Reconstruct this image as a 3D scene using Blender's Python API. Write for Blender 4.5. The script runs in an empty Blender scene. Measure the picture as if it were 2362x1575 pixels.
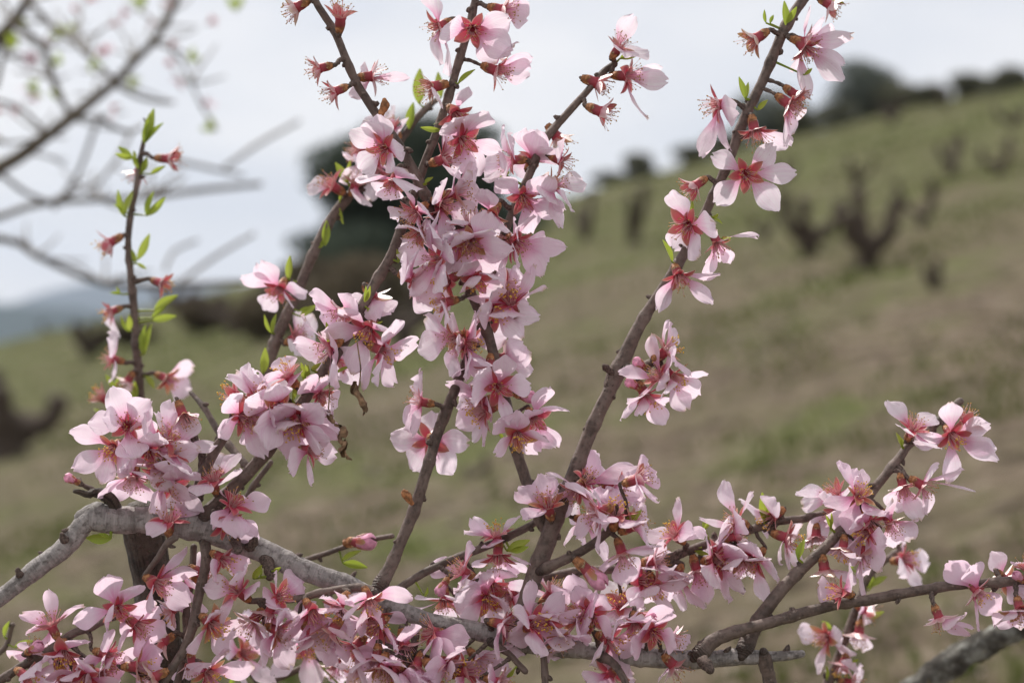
import bpy, math, random
import numpy as np
from mathutils import Vector, Matrix, noise

random.seed(7)
rnd = random.Random(11)
scene = bpy.context.scene
col = scene.collection

# ------------------------------------------------------------------ camera, sky, sun, exposure
LENS, FOCUS, CAM_H = 70.0, 1.08, 1.6
SRC_W, SRC_H = 2362.0, 1575.0
K = 2 * (18.0 / LENS) / SRC_W            # tangent per photograph pixel
PXM = K * FOCUS                          # metres per photograph pixel at the focus distance
cam_data = bpy.data.cameras.new('camera')
cam_data.lens = LENS
cam_data.sensor_width = 36.0
cam_data.clip_start = 0.05
cam_data.clip_end = 20000
cam_data.dof.use_dof = True
cam_data.dof.focus_distance = FOCUS
cam_data.dof.aperture_fstop = 6.3
cam = bpy.data.objects.new('camera', cam_data)
cam.location = (0, 0, CAM_H)
cam.rotation_euler = (math.radians(90), 0, 0)
col.objects.link(cam)
scene.camera = cam
scene.view_settings.view_transform = 'Standard'
scene.view_settings.look = 'None'
scene.view_settings.gamma = 1.0
scene.view_settings.use_curve_mapping = False
scene.view_settings.exposure = 0.17
scene.cycles.max_bounces = 8
scene.cycles.transparent_max_bounces = 8
scene.cycles.volume_bounces = 0
scene.cycles.use_denoising = True

SUN_EL, SUN_AZ = math.radians(52), math.radians(-38)     # azimuth from +Y (ahead), negative = towards -X
world = bpy.data.worlds.new('World')
scene.world = world
world.use_nodes = True
nt = world.node_tree
nt.nodes.clear()
out = nt.nodes.new('ShaderNodeOutputWorld')
bg = nt.nodes.new('ShaderNodeBackground')
bg.inputs['Strength'].default_value = 0.1
sky = nt.nodes.new('ShaderNodeTexSky')
sky.sky_type = 'NISHITA'
sky.sun_disc = False
sky.sun_elevation = SUN_EL
sky.sun_rotation = SUN_AZ
tc = nt.nodes.new('ShaderNodeTexCoord')
mp = nt.nodes.new('ShaderNodeMapping')
mp.inputs['Scale'].default_value = (1.0, 1.0, 2.6)
mp.inputs['Location'].default_value = (0.35, 0.0, 0.12)
n1 = nt.nodes.new('ShaderNodeTexNoise')
n1.inputs['Scale'].default_value = 5.0
n1.inputs['Detail'].default_value = 5
n1.inputs['Roughness'].default_value = 0.5
rp = nt.nodes.new('ShaderNodeValToRGB')
rp.color_ramp.elements[0].position = 0.36
rp.color_ramp.elements[0].color = (7.0, 7.15, 7.65, 1)
rp.color_ramp.elements[1].position = 0.62
rp.color_ramp.elements[1].color = (9.0, 8.8, 8.75, 1)
mixs = nt.nodes.new('ShaderNodeMix')
mixs.data_type = 'RGBA'
mixs.inputs['Factor'].default_value = 0.93
nt.links.new(tc.outputs['Generated'], mp.inputs['Vector'])
nt.links.new(mp.outputs['Vector'], n1.inputs['Vector'])
nt.links.new(n1.outputs['Fac'], rp.inputs['Fac'])
nt.links.new(sky.outputs['Color'], mixs.inputs['A'])
nt.links.new(rp.outputs['Color'], mixs.inputs['B'])
nt.links.new(mixs.outputs['Result'], bg.inputs['Color'])
nt.links.new(bg.outputs['Background'], out.inputs['Surface'])

sun_data = bpy.data.lights.new('sun', 'SUN')
sun_data.energy = 4.2
sun_data.angle = math.radians(0.8)
sun_data.color = (1.0, 0.95, 0.88)
sun = bpy.data.objects.new('sun', sun_data)
sd = Vector((math.sin(SUN_AZ) * math.cos(SUN_EL), math.cos(SUN_AZ) * math.cos(SUN_EL), math.sin(SUN_EL)))
sun.rotation_euler = sd.to_track_quat('Z', 'Y').to_euler()
col.objects.link(sun)

# ------------------------------------------------------------------ helpers
def P(x, y, dz=0.0):
    """the place, dz metres behind the plane of focus, that the photograph shows at pixel (x, y)"""
    Y = FOCUS + dz
    return Vector(((x - SRC_W / 2) * K * Y, Y, CAM_H + (SRC_H / 2 - y) * K * Y))

def tag(o, label=None, cat=None, group=None, kind=None):
    if label: o['label'] = label
    if cat: o['category'] = cat
    if group: o['group'] = group
    if kind: o['kind'] = kind
    return o

def link(name, data, parent=None, world_m=None):
    o = bpy.data.objects.new(name, data)
    col.objects.link(o)
    if parent is not None:
        o.parent = parent
    if world_m is None: world_m = Matrix.Identity(4)
    WM[o.name] = world_m
    if parent is not None:
        o.matrix_parent_inverse = WM[parent.name].inverted_safe()
        o.matrix_basis = world_m
    else:
        o.matrix_basis = world_m
    return o
WM = {}

def empty(name, loc):
    o = bpy.data.objects.new(name, None)
    col.objects.link(o)
    o.location = loc
    o.empty_display_size = 0.05
    WM[o.name] = Matrix.Translation(loc)
    return o

def mesh(name, verts, faces, mats, uvs=None, mat_idx=None, smooth=True, attrs=None):
    me = bpy.data.meshes.new(name)
    me.from_pydata([tuple(v) for v in verts], [], faces)
    for m in mats: me.materials.append(m)
    if uvs is not None:
        ul = me.uv_layers.new(name='UVMap')
        li = np.empty(len(me.loops), dtype=np.int32)
        me.loops.foreach_get('vertex_index', li)
        ul.data.foreach_set('uv', np.asarray(uvs, dtype=np.float32)[li].ravel())
    if attrs:
        for k, vals in attrs.items():
            a = me.attributes.new(k, 'FLOAT', 'POINT')
            a.data.foreach_set('value', np.asarray(vals, dtype=np.float32))
    if mat_idx is not None:
        me.polygons.foreach_set('material_index', np.asarray(mat_idx, dtype=np.int32))
    if smooth:
        me.polygons.foreach_set('use_smooth', np.ones(len(me.polygons), dtype=bool))
    me.update()
    return me

# ------------------------------------------------------------------ materials
class NT:
    def __init__(s, name):
        s.m = bpy.data.materials.new(name)
        s.m.use_nodes = True
        s.t = s.m.node_tree
        s.t.nodes.clear()
        s.out = s.n('OutputMaterial')
    def n(s, typ, **kw):
        nd = s.t.nodes.new('ShaderNode' + typ)
        for k, v in kw.items():
            if k in nd.inputs: nd.inputs[k].default_value = v
            else: setattr(nd, k, v)
        return nd
    def l(s, a, b): s.t.links.new(a, b)
    def noise(s, vec, scale, detail=3, rough=0.55):
        n = s.n('TexNoise'); n.inputs['Scale'].default_value = scale
        n.inputs['Detail'].default_value = detail; n.inputs['Roughness'].default_value = rough
        if vec is not None: s.l(vec, n.inputs['Vector'])
        return n.outputs['Fac']
    def ramp(s, fac, stops):
        r = s.n('ValToRGB')
        e = r.color_ramp.elements
        while len(e) < len(stops): e.new(0.5)
        for el, (p, c) in zip(e, stops):
            el.position = p
            el.color = (c[0], c[1], c[2], 1) if hasattr(c, '__len__') else (c, c, c, 1)
        s.l(fac, r.inputs['Fac'])
        return r.outputs['Color']
    def mix(s, fac, a, b, blend='MIX'):
        m = s.n('Mix'); m.data_type = 'RGBA'; m.blend_type = blend
        for key, v in (('Factor', fac), ('A', a), ('B', b)):
            if hasattr(v, 'links'): s.l(v, m.inputs[key])
            elif key == 'Factor': m.inputs[key].default_value = v
            else: m.inputs[key].default_value = (v[0], v[1], v[2], 1)
        return m.outputs['Result']
    def math(s, op, a, b=0.0):
        m = s.n('Math'); m.operation = op
        for i, v in enumerate((a, b)):
            if hasattr(v, 'links'): s.l(v, m.inputs[i])
            else: m.inputs[i].default_value = v
        return m.outputs[0]
    def bump(s, h, strength=0.5, dist=0.001):
        b = s.n('Bump'); b.inputs['Strength'].default_value = strength; b.inputs['Distance'].default_value = dist
        s.l(h, b.inputs['Height'])
        return b.outputs['Normal']
    def leafy(s, colr, trans=0.5, tcol=None, gloss=0.06, rough=0.45, normal=None):
        d = s.n('BsdfDiffuse'); t = s.n('BsdfTranslucent'); g = s.n('BsdfGlossy')
        g.inputs['Roughness'].default_value = rough
        g.inputs['Color'].default_value = (1, 1, 1, 1)
        s.l(colr, d.inputs['Color']); s.l(tcol or colr, t.inputs['Color'])
        if normal:
            s.l(normal, d.inputs['Normal']); s.l(normal, g.inputs['Normal'])
        m = s.n('MixShader'); m.inputs[0].default_value = trans
        s.l(d.outputs[0], m.inputs[1]); s.l(t.outputs[0], m.inputs[2])
        f = s.n('LayerWeight'); f.inputs['Blend'].default_value = 0.25
        k = s.math('MULTIPLY', f.outputs['Fresnel'], gloss * 8)
        m2 = s.n('MixShader'); s.l(k, m2.inputs[0])
        s.l(m.outputs[0], m2.inputs[1]); s.l(g.outputs[0], m2.inputs[2])
        s.l(m2.outputs[0], s.out.inputs['Surface'])
        return s.m
    def solid(s, colr, rough=0.8, normal=None, spec=0.3):
        b = s.n('BsdfPrincipled')
        if hasattr(colr, 'links'): s.l(colr, b.inputs['Base Color'])
        else: b.inputs['Base Color'].default_value = (*colr, 1)
        b.inputs['Roughness'].default_value = rough
        b.inputs['Specular IOR Level'].default_value = spec
        if normal: s.l(normal, b.inputs['Normal'])
        s.l(b.outputs[0], s.out.inputs['Surface'])
        return s.m

def mat_petal():
    s = NT('petal_tissue')
    uv = s.n('UVMap'); sep = s.n('SeparateXYZ'); s.l(uv.outputs[0], sep.inputs[0])
    u, v = sep.outputs['X'], sep.outputs['Y']
    oi = s.n('ObjectInfo')
    csep = s.n('SeparateColor'); s.l(oi.outputs['Color'], csep.inputs[0])
    pink = csep.outputs['Red']
    blade = s.mix(pink, (0.955, 0.895, 0.935), (0.945, 0.71, 0.83))
    # veins fan out from the claw
    vec = s.n('CombineXYZ'); s.l(s.math('MULTIPLY', u, 38.0), vec.inputs[0]); s.l(s.math('MULTIPLY', v, 1.6), vec.inputs[1]); s.l(s.math('MULTIPLY', oi.outputs['Random'], 30.0), vec.inputs[2])
    vein = s.ramp(s.noise(vec.outputs[0], 1.0, 2, 0.6), [(0.42, 0.0), (0.62, 1.0)])
    blade = s.mix(s.math('MULTIPLY', vein, 0.50), blade, (0.86, 0.60, 0.77))
    tc = s.n('TexCoord')
    mott = s.ramp(s.noise(tc.outputs['Object'], 3.0, 3), [(0.35, 0.0), (0.7, 1.0)])
    blade = s.mix(s.math('MULTIPLY', mott, 0.25), blade, (0.88, 0.82, 0.88))
    k = s.ramp(v, [(0.12, 1.0), (0.28, 0.62), (0.52, 0.0)])
    k2 = s.math('MULTIPLY', k, s.math('ADD', 0.62, s.math('MULTIPLY', vein, 0.4)))
    c = s.mix(k2, blade, (0.82, 0.18, 0.46))
    c = s.mix(s.ramp(v, [(0.0, 1.0), (0.20, 0.0)]), c, (0.66, 0.05, 0.14))
    # now and then a browned tip
    br = s.math('MULTIPLY', s.ramp(v, [(0.9, 0.0), (1.0, 0.8)]), s.ramp(oi.outputs['Random'], [(0.80, 0.0), (0.84, 1.0)]))
    c = s.mix(br, c, (0.62, 0.46, 0.30))
    pv_ = s.n('CombineXYZ'); s.l(s.math('MULTIPLY', u, 9.0), pv_.inputs[0]); s.l(s.math('MULTIPLY', v, 14.0), pv_.inputs[1]); s.l(s.math('MULTIPLY', oi.outputs['Random'], 70.0), pv_.inputs[2])
    spn = s.ramp(s.noise(pv_.outputs[0], 1.0, 2), [(0.70, 0.0), (0.76, 1.0)])
    c = s.mix(s.math('MULTIPLY', spn, 0.45), c, (0.55, 0.30, 0.40))
    crz = s.noise(pv_.outputs[0], 0.55, 4, 0.7)
    nrm = s.bump(s.math('ADD', s.math('MULTIPLY', vein, 0.5), s.math('MULTIPLY', crz, 1.6)), 0.55, 0.0010)
    tcol = s.mix(0.25, c, (0.92, 0.78, 0.90))
    return s.leafy(c, 0.50, tcol, 0.010, 0.55, nrm)

def mat_sepal():
    s = NT('sepal_tissue')
    uv = s.n('UVMap'); sep = s.n('SeparateXYZ'); s.l(uv.outputs[0], sep.inputs[0])
    oi = s.n('ObjectInfo')
    csep = s.n('SeparateColor'); s.l(oi.outputs['Color'], csep.inputs[0])
    base = s.ramp(sep.outputs['Y'], [(0.0, (0.68, 0.05, 0.12)), (0.5, (0.58, 0.10, 0.15)), (1.0, (0.52, 0.20, 0.18))])
    aged = s.ramp(sep.outputs['Y'], [(0.0, (0.62, 0.08, 0.10)), (0.45, (0.55, 0.20, 0.13)), (1.0, (0.50, 0.38, 0.18))])
    c = s.mix(csep.outputs['Green'], base, aged)
    e = s.ramp(sep.outputs['X'], [(0.0, 1.0), (0.16, 0.0), (0.84, 0.0), (1.0, 1.0)])
    c = s.mix(s.math('MULTIPLY', e, 0.75), c, (0.75, 0.58, 0.50))
    tc = s.n('TexCoord')
    n = s.noise(tc.outputs['Object'], 700.0, 3)
    c = s.mix(s.math('MULTIPLY', n, 0.3), c, (0.34, 0.07, 0.06))
    return s.leafy(c, 0.28, None, 0.05, 0.45, s.bump(n, 0.4, 0.0004))

def mat_calyx():
    s = NT('calyx_tube')
    uv = s.n('UVMap'); sep = s.n('SeparateXYZ'); s.l(uv.outputs[0], sep.inputs[0])
    tc = s.n('TexCoord')
    c = s.ramp(sep.outputs['Y'], [(0.0, (0.27, 0.22, 0.07)), (0.16, (0.33, 0.14, 0.06)), (0.38, (0.31, 0.075, 0.08)), (0.6, (0.42, 0.085, 0.11)), (1.0, (0.62, 0.09, 0.13))])
    n = s.noise(tc.outputs['Object'], 500.0, 4)
    c = s.mix(s.math('MULTIPLY', n, 0.5), c, (0.20, 0.04, 0.035))
    return s.leafy(c, 0.15, None, 0.06, 0.4, s.bump(n, 0.5, 0.0004))

def mat_leaf():
    s = NT('young_leaf')
    uv = s.n('UVMap'); sep = s.n('SeparateXYZ'); s.l(uv.outputs[0], sep.inputs[0])
    oi = s.n('ObjectInfo')
    c = s.mix(oi.outputs['Random'], (0.30, 0.40, 0.045), (0.40, 0.46, 0.08))
    mid = s.ramp(sep.outputs['X'], [(0.42, 0.0), (0.5, 1.0), (0.58, 0.0)])
    c = s.mix(s.math('MULTIPLY', mid, 0.5), c, (0.45, 0.50, 0.16))
    tc = s.n('TexCoord')
    n = s.noise(tc.outputs['Object'], 6.0, 4)
    c = s.mix(s.math('MULTIPLY', n, 0.4), c, (0.16, 0.20, 0.03))
    t = s.mix(0.5, c, (0.5, 0.62, 0.08))
    return s.leafy(c, 0.45, t, 0.08, 0.35, s.bump(n, 0.3, 0.0006))

def mat_plain(name, c, rough=0.7, var=0.35, scale=400, trans=None):
    s = NT(name)
    tc = s.n('TexCoord')
    n = s.noise(tc.outputs['Object'], scale, 4)
    dk = tuple(x * 0.45 for x in c)
    cc = s.mix(s.ramp(n, [(0.35, 0.0), (0.65, 1.0)]), tuple(x * (1 - var * 0.5) for x in c), tuple(min(1, x * (1 + var)) for x in c))
    if trans: return s.leafy(cc, trans)
    return s.solid(cc, rough, s.bump(n, 0.5, 0.0005))

def mat_bark(name, lo, hi, dark, ring=0.4, lenti=(0.30, 0.24, 0.19), crack=0.5, bumpd=0.0012, streak=(9.0, 170.0)):
    s = NT(name)
    uv = s.n('UVMap')
    tc = s.n('TexCoord')
    v = tc.outputs['Object']
    a = s.n('Attribute'); a.attribute_name = 'dark'
    patches = s.ramp(s.noise(v, 38.0, 5, 0.65), [(0.35, 0.0), (0.65, 1.0)])
    c = s.mix(patches, lo, hi)
    # fine grain, drawn out round the stem like almond bark
    m = s.n('Mapping'); m.inputs['Scale'].default_value = (1.2, 420.0, 1.0)
    s.l(uv.outputs[0], m.inputs['Vector'])
    rings = s.noise(m.outputs[0], 1.0, 4, 0.7)
    rr = s.ramp(rings, [(0.42, 0.0), (0.66, 1.0)])
    c = s.mix(s.math('MULTIPLY', rr, ring), c, tuple(min(1, h * 1.45) for h in hi))
    m2 = s.n('Mapping'); m2.inputs['Scale'].default_value = (*streak, 1.0)
    s.l(uv.outputs[0], m2.inputs['Vector'])
    cr = s.ramp(s.noise(m2.outputs[0], 1.0, 5, 0.75), [(0.36, 1.0), (0.46, 0.0)])
    c = s.mix(s.math('MULTIPLY', cr, crack), c, dark)
    vo = s.n('TexVoronoi'); vo.inputs['Scale'].default_value = 260.0
    s.l(v, vo.inputs['Vector'])
    sp = s.ramp(vo.outputs['Distance'], [(0.10, 1.0), (0.2, 0.0)])
    keep = s.ramp(s.noise(v, 120.0, 2), [(0.5, 0.0), (0.6, 1.0)])
    c = s.mix(s.math('MULTIPLY', s.math('MULTIPLY', sp, keep), 0.8), c, lenti)
    c = s.mix(s.math('MULTIPLY', a.outputs['Fac'], 0.85), c, dark)
    suv = s.n('SeparateXYZ'); s.l(uv.outputs[0], suv.inputs[0])
    wav = s.math('SINE', s.math('ADD', s.math('MULTIPLY', suv.outputs['Y'], 3600.0), s.math('MULTIPLY', s.noise(v, 130.0, 4), 26.0)))
    wavd = s.math('MULTIPLY', s.math('ADD', s.math('MULTIPLY', wav, 0.5), 0.5), a.outputs['Fac'])
    c = s.mix(s.math('MULTIPLY', wavd, 0.55), c, lo)
    h = s.math('ADD', s.math('MULTIPLY', wavd, 1.6), s.math('MULTIPLY', rings, 0.5))
    h = s.math('ADD', h, s.math('ADD', s.math('MULTIPLY', cr, -0.6), s.math('MULTIPLY', sp, 0.25)))
    h = s.math('ADD', h, s.math('MULTIPLY', s.noise(v, 600.0, 4), 0.7))
    h = s.math('ADD', h, s.math('MULTIPLY', s.noise(v, 190.0, 4), 1.3))
    blot = s.ramp(s.noise(v, 95.0, 5, 0.7), [(0.50, 0.0), (0.60, 1.0)])
    c = s.mix(s.math('MULTIPLY', blot, 0.5), c, dark)
    return s.solid(c, 0.62, s.bump(h, 0.7, bumpd), 0.35)

M = {}
M['petal'] = mat_petal()
M['sepal'] = mat_sepal()
M['calyx'] = mat_calyx()
M['leaf'] = mat_leaf()
M['filament'] = mat_plain('filament', (0.80, 0.50, 0.50), 0.6, 0.2, 200, 0.4)
M['anther'] = mat_plain('anther', (0.42, 0.24, 0.06), 0.7, 0.4, 900)
M['anther_fresh'] = mat_plain('fresh_anther', (0.66, 0.40, 0.06), 0.7, 0.3, 900)
M['scale'] = mat_plain('bud_scale', (0.27, 0.12, 0.05), 0.6, 0.8, 500)
M['scale_pale'] = mat_plain('bud_scale_edge', (0.40, 0.28, 0.17), 0.7, 0.5, 500)
M['spur'] = mat_plain('spur_bark', (0.085, 0.062, 0.052), 0.85, 0.9, 900)
M['twig'] = mat_bark('twig_bark', (0.100, 0.068, 0.055), (0.180, 0.134, 0.112), (0.035, 0.026, 0.021), 0.22, crack=0.35, bumpd=0.0007)
M['limb'] = mat_bark('limb_bark', (0.185, 0.165, 0.155), (0.33, 0.30, 0.285), (0.07, 0.055, 0.045), 0.5, crack=0.6)
M['trunk'] = mat_bark('trunk_bark', (0.060, 0.043, 0.032), (0.115, 0.088, 0.068), (0.012, 0.009, 0.007), 0.05, (0.10, 0.11, 0.05), 0.95, 0.004, (16.0, 14.0))
M['far_bark'] = mat_bark('grey_bark', (0.095, 0.074, 0.050), (0.155, 0.125, 0.09), (0.045, 0.04, 0.032), 0.1)
M['vine'] = mat_plain('vine_bark', (0.062, 0.047, 0.037), 0.9, 0.7, 30)
M['dry'] = mat_plain('dead_leaf', (0.17, 0.105, 0.06), 0.8, 0.9, 300)
M['budpink'] = mat_plain('bud_petal', (0.74, 0.34, 0.47), 0.6, 0.45, 260, 0.3)
M['cut'] = mat_plain('cut_wood', (0.30, 0.22, 0.15), 0.8, 0.6, 600)

def mat_lichen():
    s = NT('lichen_bark')
    tc = s.n('TexCoord'); v = tc.outputs['Object']
    c = s.ramp(s.noise(v, 60.0, 4), [(0.38, (0.035, 0.030, 0.025)), (0.52, (0.095, 0.088, 0.075)), (0.64, (0.24, 0.24, 0.215))])
    y = s.ramp(s.noise(v, 22.0, 3), [(0.62, 0.0), (0.68, 1.0)])
    c = s.mix(y, c, (0.42, 0.27, 0.04))
    return s.solid(c, 0.9, s.bump(s.noise(v, 180.0, 5), 1.0, 0.003))
M['lichen'] = mat_lichen()

def mat_crown(name, c1, c2):
    s = NT(name)
    a = s.n('Attribute'); a.attribute_name = 'shade'
    c = s.mix(a.outputs['Fac'], c1, c2)
    return s.leafy(c, 0.2, None, 0.0, 0.5)
M['oak'] = mat_crown('evergreen_leaves', (0.048, 0.064, 0.052), (0.110, 0.130, 0.098))
M['oak_grey'] = mat_crown('grey_green_leaves', (0.12, 0.14, 0.12), (0.22, 0.24, 0.21))
M['scrub'] = mat_crown('scrub_leaves', (0.11, 0.115, 0.08), (0.20, 0.20, 0.145))
M['brush'] = mat_crown('brushwood_twigs', (0.085, 0.070, 0.050), (0.19, 0.16, 0.115))
M['grass'] = mat_crown('grass_blades', (0.055, 0.095, 0.015), (0.15, 0.15, 0.055))

def mat_ground():
    s = NT('vineyard_soil')
    tc = s.n('TexCoord'); v = tc.outputs['Object']
    n_big = s.noise(v, 0.20, 3, 0.6)
    m = s.n('Mapping'); m.inputs['Rotation'].default_value = (0, 0, 0.15); m.inputs['Scale'].default_value = (0.75, 1.0, 0.6)
    s.l(v, m.inputs['Vector'])
    patch = s.noise(m.outputs[0], 2.0, 6, 0.75)
    mid = s.noise(v, 8.0, 5, 0.7)
    fine = s.noise(v, 26.0, 5, 0.7)
    soil = s.ramp(mid, [(0.30, (0.040, 0.029, 0.020)), (0.45, (0.115, 0.088, 0.062)), (0.58, (0.180, 0.142, 0.104)), (0.70, (0.29, 0.245, 0.195))])
    grn = s.ramp(fine, [(0.3, (0.062, 0.070, 0.024)), (0.7, (0.128, 0.132, 0.054))])
    straw = s.ramp(fine, [(0.3, (0.095, 0.082, 0.046)), (0.7, (0.175, 0.150, 0.095))])
    far = s.n('SeparateXYZ'); s.l(v, far.inputs[0])
    ff = s.n('MapRange'); s.l(far.outputs['Y'], ff.inputs['Value'])
    ff.inputs['From Min'].default_value = 8; ff.inputs['From Max'].default_value = 30
    ff.inputs['To Min'].default_value = -0.05; ff.inputs['To Max'].default_value = 0.11
    pf = s.math('ADD', patch, ff.outputs[0])
    c = s.mix(s.ramp(pf, [(0.46, 0.0), (0.58, 0.85)]), soil, straw)
    g = s.math('ADD', s.math('MULTIPLY', s.math('SUBTRACT', 1.0, patch), 0.55), s.math('MULTIPLY', n_big, 0.5))
    g = s.math('ADD', g, s.math('MULTIPLY', ff.outputs[0], 0.9))
    c = s.mix(s.ramp(g, [(0.52, 0.0), (0.60, 0.85)]), c, grn)
    gp = s.ramp(s.noise(v, 0.55, 4, 0.65), [(0.52, 0.0), (0.62, 1.0)])
    gp = s.math('MULTIPLY', gp, s.ramp(s.noise(v, 3.5, 3, 0.6), [(0.38, 0.25), (0.6, 1.0)]))
    c = s.mix(s.math('MULTIPLY', gp, 0.8), c, s.mix(fine, (0.060, 0.085, 0.018), (0.125, 0.150, 0.040)))
    dark = s.ramp(s.noise(m.outputs[0], 5.5, 4, 0.65), [(0.36, 1.0), (0.47, 0.0)])
    c = s.mix(s.math('MULTIPLY', dark, 0.78), c, (0.040, 0.031, 0.019))
    return s.solid(c, 0.95, s.bump(s.math('ADD', s.math('MULTIPLY', mid, 0.6), s.math('MULTIPLY', fine, 0.4)), 1.0, 0.06), 0.1)
M['ground'] = mat_ground()

# ------------------------------------------------------------------ terrain
S0, S1, RIDGE = 0.090, 0.26, 70.0
def plane_z(x, Y):
    xs = 42 * math.tanh(x / 42.0) * 1.04
    Yc = min(Y, RIDGE)
    h = S0 * Yc + S1 * xs * min(1.0, max(0.0, (Y + 6) / 12.0))
    if Y > RIDGE - 8:
        t = Y - (RIDGE - 8)
        h -= 0.004 * t * t if t < 18 else 0.004 * 324 + 0.144 * (t - 18)
    return max(h, -35.0)
def ground_z(x, Y):
    z = plane_z(x, Y)
    n = noise.noise(Vector((x * 0.35, Y * 0.35, 3.1))) * 0.10
    if Y < 45:
        n += noise.noise(Vector((x * 1.3, Y * 1.3, 8.0))) * 0.05
        n += abs(noise.noise(Vector((x * 5.0, Y * 5.0, 1.0)))) * 0.055
        if Y < 14: n += noise.noise(Vector((x * 15, Y * 15, 5.0))) * 0.018
    k = 1.0 if Y < 4 else 1.0
    return z + n * k
def on_ground(px, py):
    """where the line of sight through a pixel meets the hillside"""
    u, e = (px - SRC_W / 2) * K, (SRC_H / 2 - py) * K
    Y = CAM_H / max(0.012, S0 + S1 * u - e)
    for _ in range(6):
        f = CAM_H + e * Y - plane_z(u * Y, Y)
        Y += f / max(0.012, S0 + S1 * u - e) * 0.8
    Y = min(max(Y, 2.0), RIDGE + 2)
    return Vector((u * Y, Y, ground_z(u * Y, Y)))

ys = [-60, -30, -15, -8, -5, -3, -1.5, 0, 1.0]
y = 1.8
while y < 110:
    ys.append(y); y *= 1.0125
ys += [120, 150, 200, 300, 500, 900, 1800, 3500, 7000, 9800]
NX = 260
verts, faces = [], []
for Y in ys:
    hw = 5 + abs(Y) * 0.62
    for i in range(NX + 1):
        x = (i / NX * 2 - 1) * hw
        verts.append((x, Y, ground_z(x, Y)))
for j in range(len(ys) - 1):
    for i in range(NX):
        a = j * (NX + 1) + i
        faces.append((a, a + 1, a + NX + 2, a + NX + 1))
g = link('ground', mesh('ground', verts, faces, [M['ground']]))
tag(g, kind='structure', label='brown and green tilled hillside of the vineyard')

# far blue hills beyond the valley
def hills(name, Y0, height, seed, depth, c):
    s = NT(name + '_ground')
    tc = s.n('TexCoord')
    cc = s.mix(s.noise(tc.outputs['Object'], 0.004, 5), tuple(k * 0.7 for k in c), c)
    m = s.solid(cc, 1.0, None, 0.0)
    V, F = [], []
    n = 220
    for j in range(14):
        f = j / 13
        for i in range(n + 1):
            x = (i / n * 2 - 1) * Y0 * 0.9
            r = noise.fractal(Vector((x / Y0 * 5.0, seed, 0)), 1.0, 2.0, 5) * 0.4 + 0.75
            r2 = noise.fractal(Vector((x / Y0 * 14.0, seed + f * 3, 0)), 1.0, 2.0, 4) * 0.10
            h = height * (r + r2 * f) * math.sin(f * math.pi * 0.5) ** 1.3
            V.append((x, Y0 + f * depth, -40 + h))
    for j in range(13):
        for i in range(n):
            a = j * (n + 1) + i
            F.append((a, a + 1, a + n + 2, a + n + 1))
    o = link(name, mesh(name, V, F, [m]))
    tag(o, kind='structure')
hills('hills', 3200, 125, 2.3, 900, (0.035, 0.055, 0.050))
hills('far_hills', 6500, 370, 9.1, 2500, (0.04, 0.06, 0.07))

# the air between here and the hills
HV = [(x, y_, z) for x in (-8800, 8800) for y_ in (-90, 10600) for z in (-48, 520)]
hz = NT('haze_air')
pv = hz.n('VolumePrincipled')
pv.inputs['Color'].default_value = (0.70, 0.80, 0.96, 1)
pv.inputs['Density'].default_value = 0.000085
pv.inputs['Anisotropy'].default_value = 0.2
hz.l(pv.outputs[0], hz.out.inputs['Volume'])
ho = link('haze', mesh('haze', HV, [(0, 1, 3, 2), (4, 6, 7, 5), (0, 4, 5, 1), (2, 3, 7, 6), (0, 2, 6, 4), (1, 5, 7, 3)], [hz.m], smooth=False))
tag(ho, 'pale blue air softening the far hills', 'haze', kind='stuff')

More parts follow.
